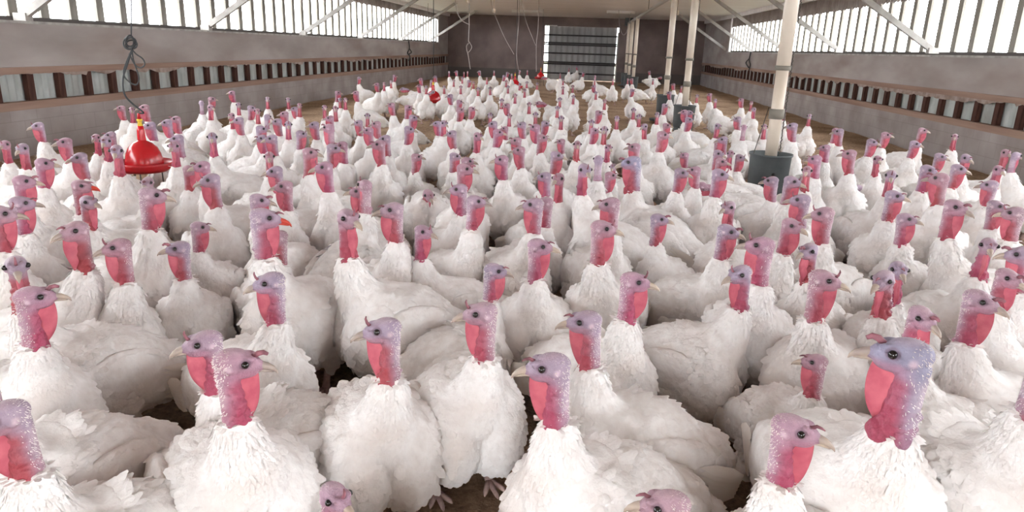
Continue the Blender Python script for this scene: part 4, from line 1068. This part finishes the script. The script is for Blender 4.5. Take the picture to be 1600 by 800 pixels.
    headish = sstep(-.045, -.022, loc[:, 2])
    headcol = LILAC * (1 - abs(hue)) + (BLUE if hue < 0 else CHEEK) * abs(hue)
    col = np.tile(headcol, (len(HV), 1))
    def mix(c, w): 
        nonlocal col
        col = col * (1 - w[:, None]) + np.asarray(c) * w[:, None]
    mix(PALE, sstep(.016, .03, loc[:, 2]) * .45 * headish)
    mix(CHEEK, sstep(-.002, -.018, loc[:, 2]) * sstep(-.03, .005, loc[:, 0]) * .6)
    red = .88 * (1 - headish) * np.clip(sstep(-.5, .55, frontness) * .85 + sstep(.5, .05, tn) * .5, 0, 1)
    mix(RED, red)
    mix(PALE, (1 - headish) * sstep(.0, -.8, frontness) * sstep(.1, .5, tn) * .55)
    ear = np.sqrt((loc[:, 0] + .017) ** 2 + (loc[:, 2] + .003) ** 2)
    mix(EARC, sstep(.010, .002, ear) * .8 * (abs(loc[:, 1]) > .012) * headish)
    er = np.sqrt((loc[:, 0] - .012) ** 2 + (loc[:, 2] - .006) ** 2)
    mix(np.array(lin((120, 96, 112))), sstep(.0125, .010, er) * (abs(loc[:, 1]) > .012) * .6)
    mix(np.array(lin((120, 96, 108))), sstep(.034, .046, loc[:, 0]) * headish * .4)
    body.add(HV, HF, 1, col)
    # silvery bristles on nape and crown
    nbr = (0, 60, 340, 560)[lod]
    if nbr:
        P, N = surf_sample(HV, HF, nbr, rng, lambda c: np.clip(-.008 - (((c - H) @ Rh)[:, 0] / hs), .0, .03) + 1e-7)
        lc = (P - H) @ Rh / hs
        ok = (lc[:, 0] < .018) & (np.abs(lc[:, 1]) + .4 * np.maximum(lc[:, 0], 0) < .04); P, N = P[ok], N[ok]
        D = np.tile(-up * 1.0 - fwd * .5, (len(P), 1)) + rng.normal(0, .5, P.shape)
        body.add(*plumes(P + N * .003, N, D, rng.uniform(.0022, .0042, len(P)) * hs, rng.uniform(.0007, .0014, len(P)) * hs, rng.uniform(.5, 1.4, len(P)), 0.0), 0)
    out['body'] = body
    # --- beak
    bk = Parts()
    up_p = [X(.030, 0, -.004), X(.042, 0, -.004), X(.054, 0, -.0062), X(.064, 0, -.0105), X(.071, 0, -.0158), X(.0745, 0, -.0215)]
    V, F = loft(np.array(up_p), [(.0120 * hs, .0098 * hs), (.0104 * hs, .0086 * hs), (.0083 * hs, .0070 * hs), (.0060 * hs, .0052 * hs), (.0034 * hs, .0032 * hs), (.0008, .0008)], 12); bk.add(V, F, 0)
    lo_p = [X(.028, 0, -.0135), X(.044, 0, -.0128), X(.057, 0, -.0148), X(.0665, 0, -.0182)]
    V, F = loft(np.array(lo_p), [(.0105 * hs, .0055 * hs), (.0085 * hs, .0043 * hs), (.0058 * hs, .0034 * hs), (.001, .001)], 12); bk.add(V, F, 0)
    out['beak'] = bk
    # --- eyes
    for nm, s in (('eye', -1), ('eye2', 1)):
        e = Parts(); e.add(SPH_S[0] * .0072 * hs + X(.012, .0248 * s, .006), SPH_S[1], 0)
        out[nm] = e
    # --- snood
    sn = Parts()
    if tom or rng.random() < .3: pts = [X(.026, 0, .012), X(.035, .0, .020), X(.044, 0, .022), X(.052, .002, .018)]; rs = [.006, .0058, .005, .0035]
    elif rng.random() < .55: pts = [X(.026, 0, .012), X(.032, 0, .022), X(.034, 0, .032), X(.032, 0, .038)]; rs = [.0046, .0034, .0026, .0012]
    else: pts = [X(.026, 0, .012), X(.036, 0, .019), X(.044, 0, .0175), X(.051, 0, .0145)]; rs = [.0044, .0034, .0027, .0012]
    V, F = loft(np.array(pts), [r * hs for r in rs], 8); sn.add(V, F, 0)
    out['snood'] = sn
    # --- dewlap: the thin red fold from chin to lower throat
    wt = Parts(); ng, nw = 12, 5
    wsize = rng.uniform(.8, 1.2) * (1.25 if tom else 1)
    G = []
    for i in range(ng):
        u = i / (ng - 1)
        tq = 1 - (1 - tc) * (u * .97); ctr = np.array([np.interp(tq, tl, NC[:, j]) for j in range(3)])
        jaw = X(.036 - .05 * u, 0, -.017)
        inner = jaw * max(0, 1 - u * 2.2) + (ctr + fwd * .012 * hs) * min(1, u * 2.2)
        chin = X(.038, 0, -.016)
        lowp = np.array([np.interp(tc + (1 - tc) * .03, tl, NC[:, j]) for j in range(3)]) + fwd * .024 * hs
        bul = X(.050, 0, -.080) + fwd * .014 * (wsize - 1)
        outer = (1 - u) ** 2 * chin + 2 * u * (1 - u) * (bul * wsize + (1 - wsize) * (chin + lowp) / 2) + u * u * lowp
        G.append((inner, outer, u))
    for sgn in (-1, 1):
        V = []
        for inner, outer, u in G:
            for j in range(nw):
                v = j / (nw - 1)
                th = (.0065 * (1 - v) + .0018) * hs * math.sin(math.pi * min(.92, max(.08, u))) ** .4
                wv = .0025 * math.sin(u * 9 + seed) * v
                V.append(inner * (1 - v) + outer * v + side * (sgn * th + wv))
        F = [(i * nw + j, i * nw + j + 1, (i + 1) * nw + j + 1, (i + 1) * nw + j) for i in range(ng - 1) for j in range(nw - 1)]
        if sgn < 0: F = [f[::-1] for f in F]
        wt.add(V, F, 0)
    n1 = ng * nw                                            # close the rim
    rim = [(i * nw + nw - 1, (i + 1) * nw + nw - 1, n1 + (i + 1) * nw + nw - 1, n1 + i * nw + nw - 1) for i in range(ng - 1)]
    wt.F += rim; wt.M += [0] * len(rim)
    out['wattle'] = wt
    # --- folded wings
    for nm, s in (('wing', 1), ('wing2', -1)):
        wv = Parts()
        Rw = Rb @ rotz(s * .10) @ roty(.06)
        c = B((-.055, s * .126 * fat * gy, .29))
        V = SPH[0] * np.array((.180, .038, .096)); V[:, 2] += np.where(V[:, 0] < 0, .02 * (V[:, 0] / .185), 0)
        V = V @ Rw.T + c; wv.add(V, SPH[1], 0)
        nwf = (30, 70, 220, 420)[lod]
        P, N = surf_sample(V, SPH[1], nwf * 2, rng); keep = (N[:, 1] * s) > .1; P, N = P[keep], N[keep]
        rel = ((P - c) @ Rw)[:, 0] / .185
        L = np.interp(rel, [-1, 0, 1], [.075, .058, .036]) * rng.uniform(.8, 1.15, len(P)); 
        D = np.tile(Rw @ np.array([-1.0, 0, -.18]), (len(P), 1)) + rng.normal(0, .10, P.shape)
        wv.add(*plumes(P, N, D, L, L * .62, rng.uniform(.01, .05, len(P)), -.03), 0)
        npr = 7 if lod else 4                               # long flight feathers reaching back over the rump
        k = np.arange(npr) / (npr - 1)
        P = c + (np.stack([-.05 - .04 * k, s * (.038 - .004 * k), .04 - .105 * k], 1)) @ Rw.T
        N = np.tile(Rw @ np.array([0, s * 1.0, .25]), (npr, 1))
        D = np.tile(Rw @ np.array([-1.0, -s * .22, .0]), (npr, 1)) + np.stack([0 * k, 0 * k, .22 * (k - .35)], 1)
        wv.add(*plumes(P, N, D, .165 - .02 * k, .034, .02 + .012 * (1 - k), -.02), 1)
        out[nm] = wv
    # --- tail
    tv = Parts()
    ntl = (8, 12, 16, 18)[lod]
    for layer, (ll, dz) in enumerate(((.115, 0), (.085, .012))):
        a = np.linspace(-.55, .55, ntl) + rng.normal(0, .03, ntl)
        P = B((-.275, 0, .322 + dz)) + np.stack([0 * a, a * .07, -.012 * np.abs(a)], 1)
        D = np.stack([-np.cos(a), np.sin(a) * .8, -.42 + rng.normal(0, .04, ntl)], 1)
        N = np.stack([-.3 + 0 * a, .5 * a, np.ones(ntl)], 1)
        tv.add(*plumes(P, unit(N), D, ll * rng.uniform(.9, 1.08, ntl), .05, .0, -.03), 1 if layer == 0 else 0)
    out['tail'] = tv
    # --- legs
    for nm, s in (('leg', 1), ('leg2', -1)):
        lg = Parts()
        hip = B((-.02, .085 * s, .17)); ank = np.array([hip[0] - .015, .088 * s, .09]); ft = np.array([hip[0] + .01, .09 * s, .016])
        V, F = loft(np.array([hip, ank + [-.004, 0, .03], ank, (ank + ft) / 2, ft]), [.022, .016, .0145, .0125, .014], 10); lg.add(V, F, 0)
        for a_, l_ in ((0, .085), (.55, .07), (-.55, .07), (math.pi, .035)):
            d = np.array([math.cos(a_), math.sin(a_), 0])
            V, F = loft(np.array([ft, ft + d * l_ * .5 + [0, 0, -.004], ft + d * l_ * .85 + [0, 0, -.008], ft + d * l_ + [0, 0, -.014]]), [.011, .0095, .008, .002], 8); lg.add(V, F, 0)
        out[nm] = lg
    return out

PART_MATS = {'body': ('feather', 'skin'), 'beak': ('beak',), 'eye': ('eye',), 'eye2': ('eye',), 'snood': ('snood',), 'wattle': ('wattle',),
             'wing': ('feather', 'quill'), 'wing2': ('feather', 'quill'), 'tail': ('feather', 'quill'), 'leg': ('leg',), 'leg2': ('leg',)}
def part_meshes(out):
    return {k: p.mesh('turkey_' + k.rstrip('2'), [M[q] for q in PART_MATS[k]]) for k, p in out.items()}
def single_mesh(out):
    allm = ['feather', 'skin', 'beak', 'eye', 'snood', 'wattle', 'quill', 'leg']
    T = Parts()
    for k, p in out.items():
        mm = [allm.index(q) for q in PART_MATS[k]]
        o = T.n
        T.V += p.V; T.C += p.C; T.F += [tuple(i + o for i in f) for f in p.F]; T.M += [mm[q] for q in p.M]; T.n += p.n
    return T.mesh('turkey', [M[q] for q in allm])

def place_parts(meshes, loc, rz, s, label, beak=None):
    o = bpy.data.objects.new('turkey', meshes['body']); COL.objects.link(o)
    o.location = loc; o.rotation_euler = (0, 0, rz); o.scale = (s, s, s)
    tag(o, label, 'turkey', 'white turkeys in the barn')
    for k, me in meshes.items():
        if k == 'body': continue
        c = bpy.data.objects.new(k.rstrip('2'), me); COL.objects.link(c); c.parent = o
        if k == 'beak' and beak:
            me2 = me.copy(); me2.materials[0] = beak; c.data = me2; c["label"] = "red-tipped beak"
    return o

HXN = 0.18
def norm(a): return (a + 180) % 360 - 180
LIB = {}
def lib(rel, kind, var):
    """library of poses for the birds further off: head turned in 30 degree steps"""
    key = (rel, kind, var)
    if key not in LIB:
        out = make_turkey((HXN, math.sin(math.radians(rel)) * .02, .67), math.radians(rel), .06 + .07 * var, 700 + rel + 7 * var, 1 if kind == 'parts' else 0, hue=(.35, -.35)[var])
        LIB[key] = part_meshes(out) if kind == 'parts' else single_mesh(out)
    return LIB[key]

def place_flock():
    for i, (hx, hy, hz, body, head, s, flag, row, label) in enumerate(BIRDS):
        rel = max(-125, min(125, norm(head - body)))
        rz = math.radians(body); c = np.array([math.cos(rz), math.sin(rz)])
        H = np.array([hx, hy])
        rnd = random.Random(i * 7 + 1)
        if row >= 285 or flag in ('T', 'L') or row < -1:
            hx_l = .31 if flag == 'L' else HXN
            O = H - c * hx_l * s
            lod = 3 if row > 405 else 2
            if row < 285: lod = 2
            hl = (hx_l, rnd.uniform(-.015, .015), min(hz / s, .80))
            m_ = part_meshes(make_turkey(hl, math.radians(rel), rnd.uniform(.0, .16) + (.15 if flag == 'L' else 0), 1000 + i, lod, tom=flag == 'T', low=flag == 'L', hue=-.9 if flag == 'T' else rnd.uniform(-.5, .4)))
            place_parts(m_, (O[0], O[1], 0), rz, s, label, M['beak_red'] if 'red-tipped beak looking' in label or 'orange beak' in label else None)
        else:
            s2 = min(1.16, max(.84, hz / .67))
            O = H - c * HXN * s2
            rq = int(round(rel / 30.0)) * 30
            var = i % 2
            if row >= 207:
                place_parts(lib(rq, 'parts', var), (O[0], O[1], 0), rz, s2, label)
            else:
                o = bpy.data.objects.new('turkey', lib(rq, 'single', var)); COL.objects.link(o)
                o.location = (O[0], O[1], 0); o.rotation_euler = (0, 0, rz); o.scale = (s2,) * 3
                tag(o, label, 'turkey', 'white turkeys in the barn')
place_flock()
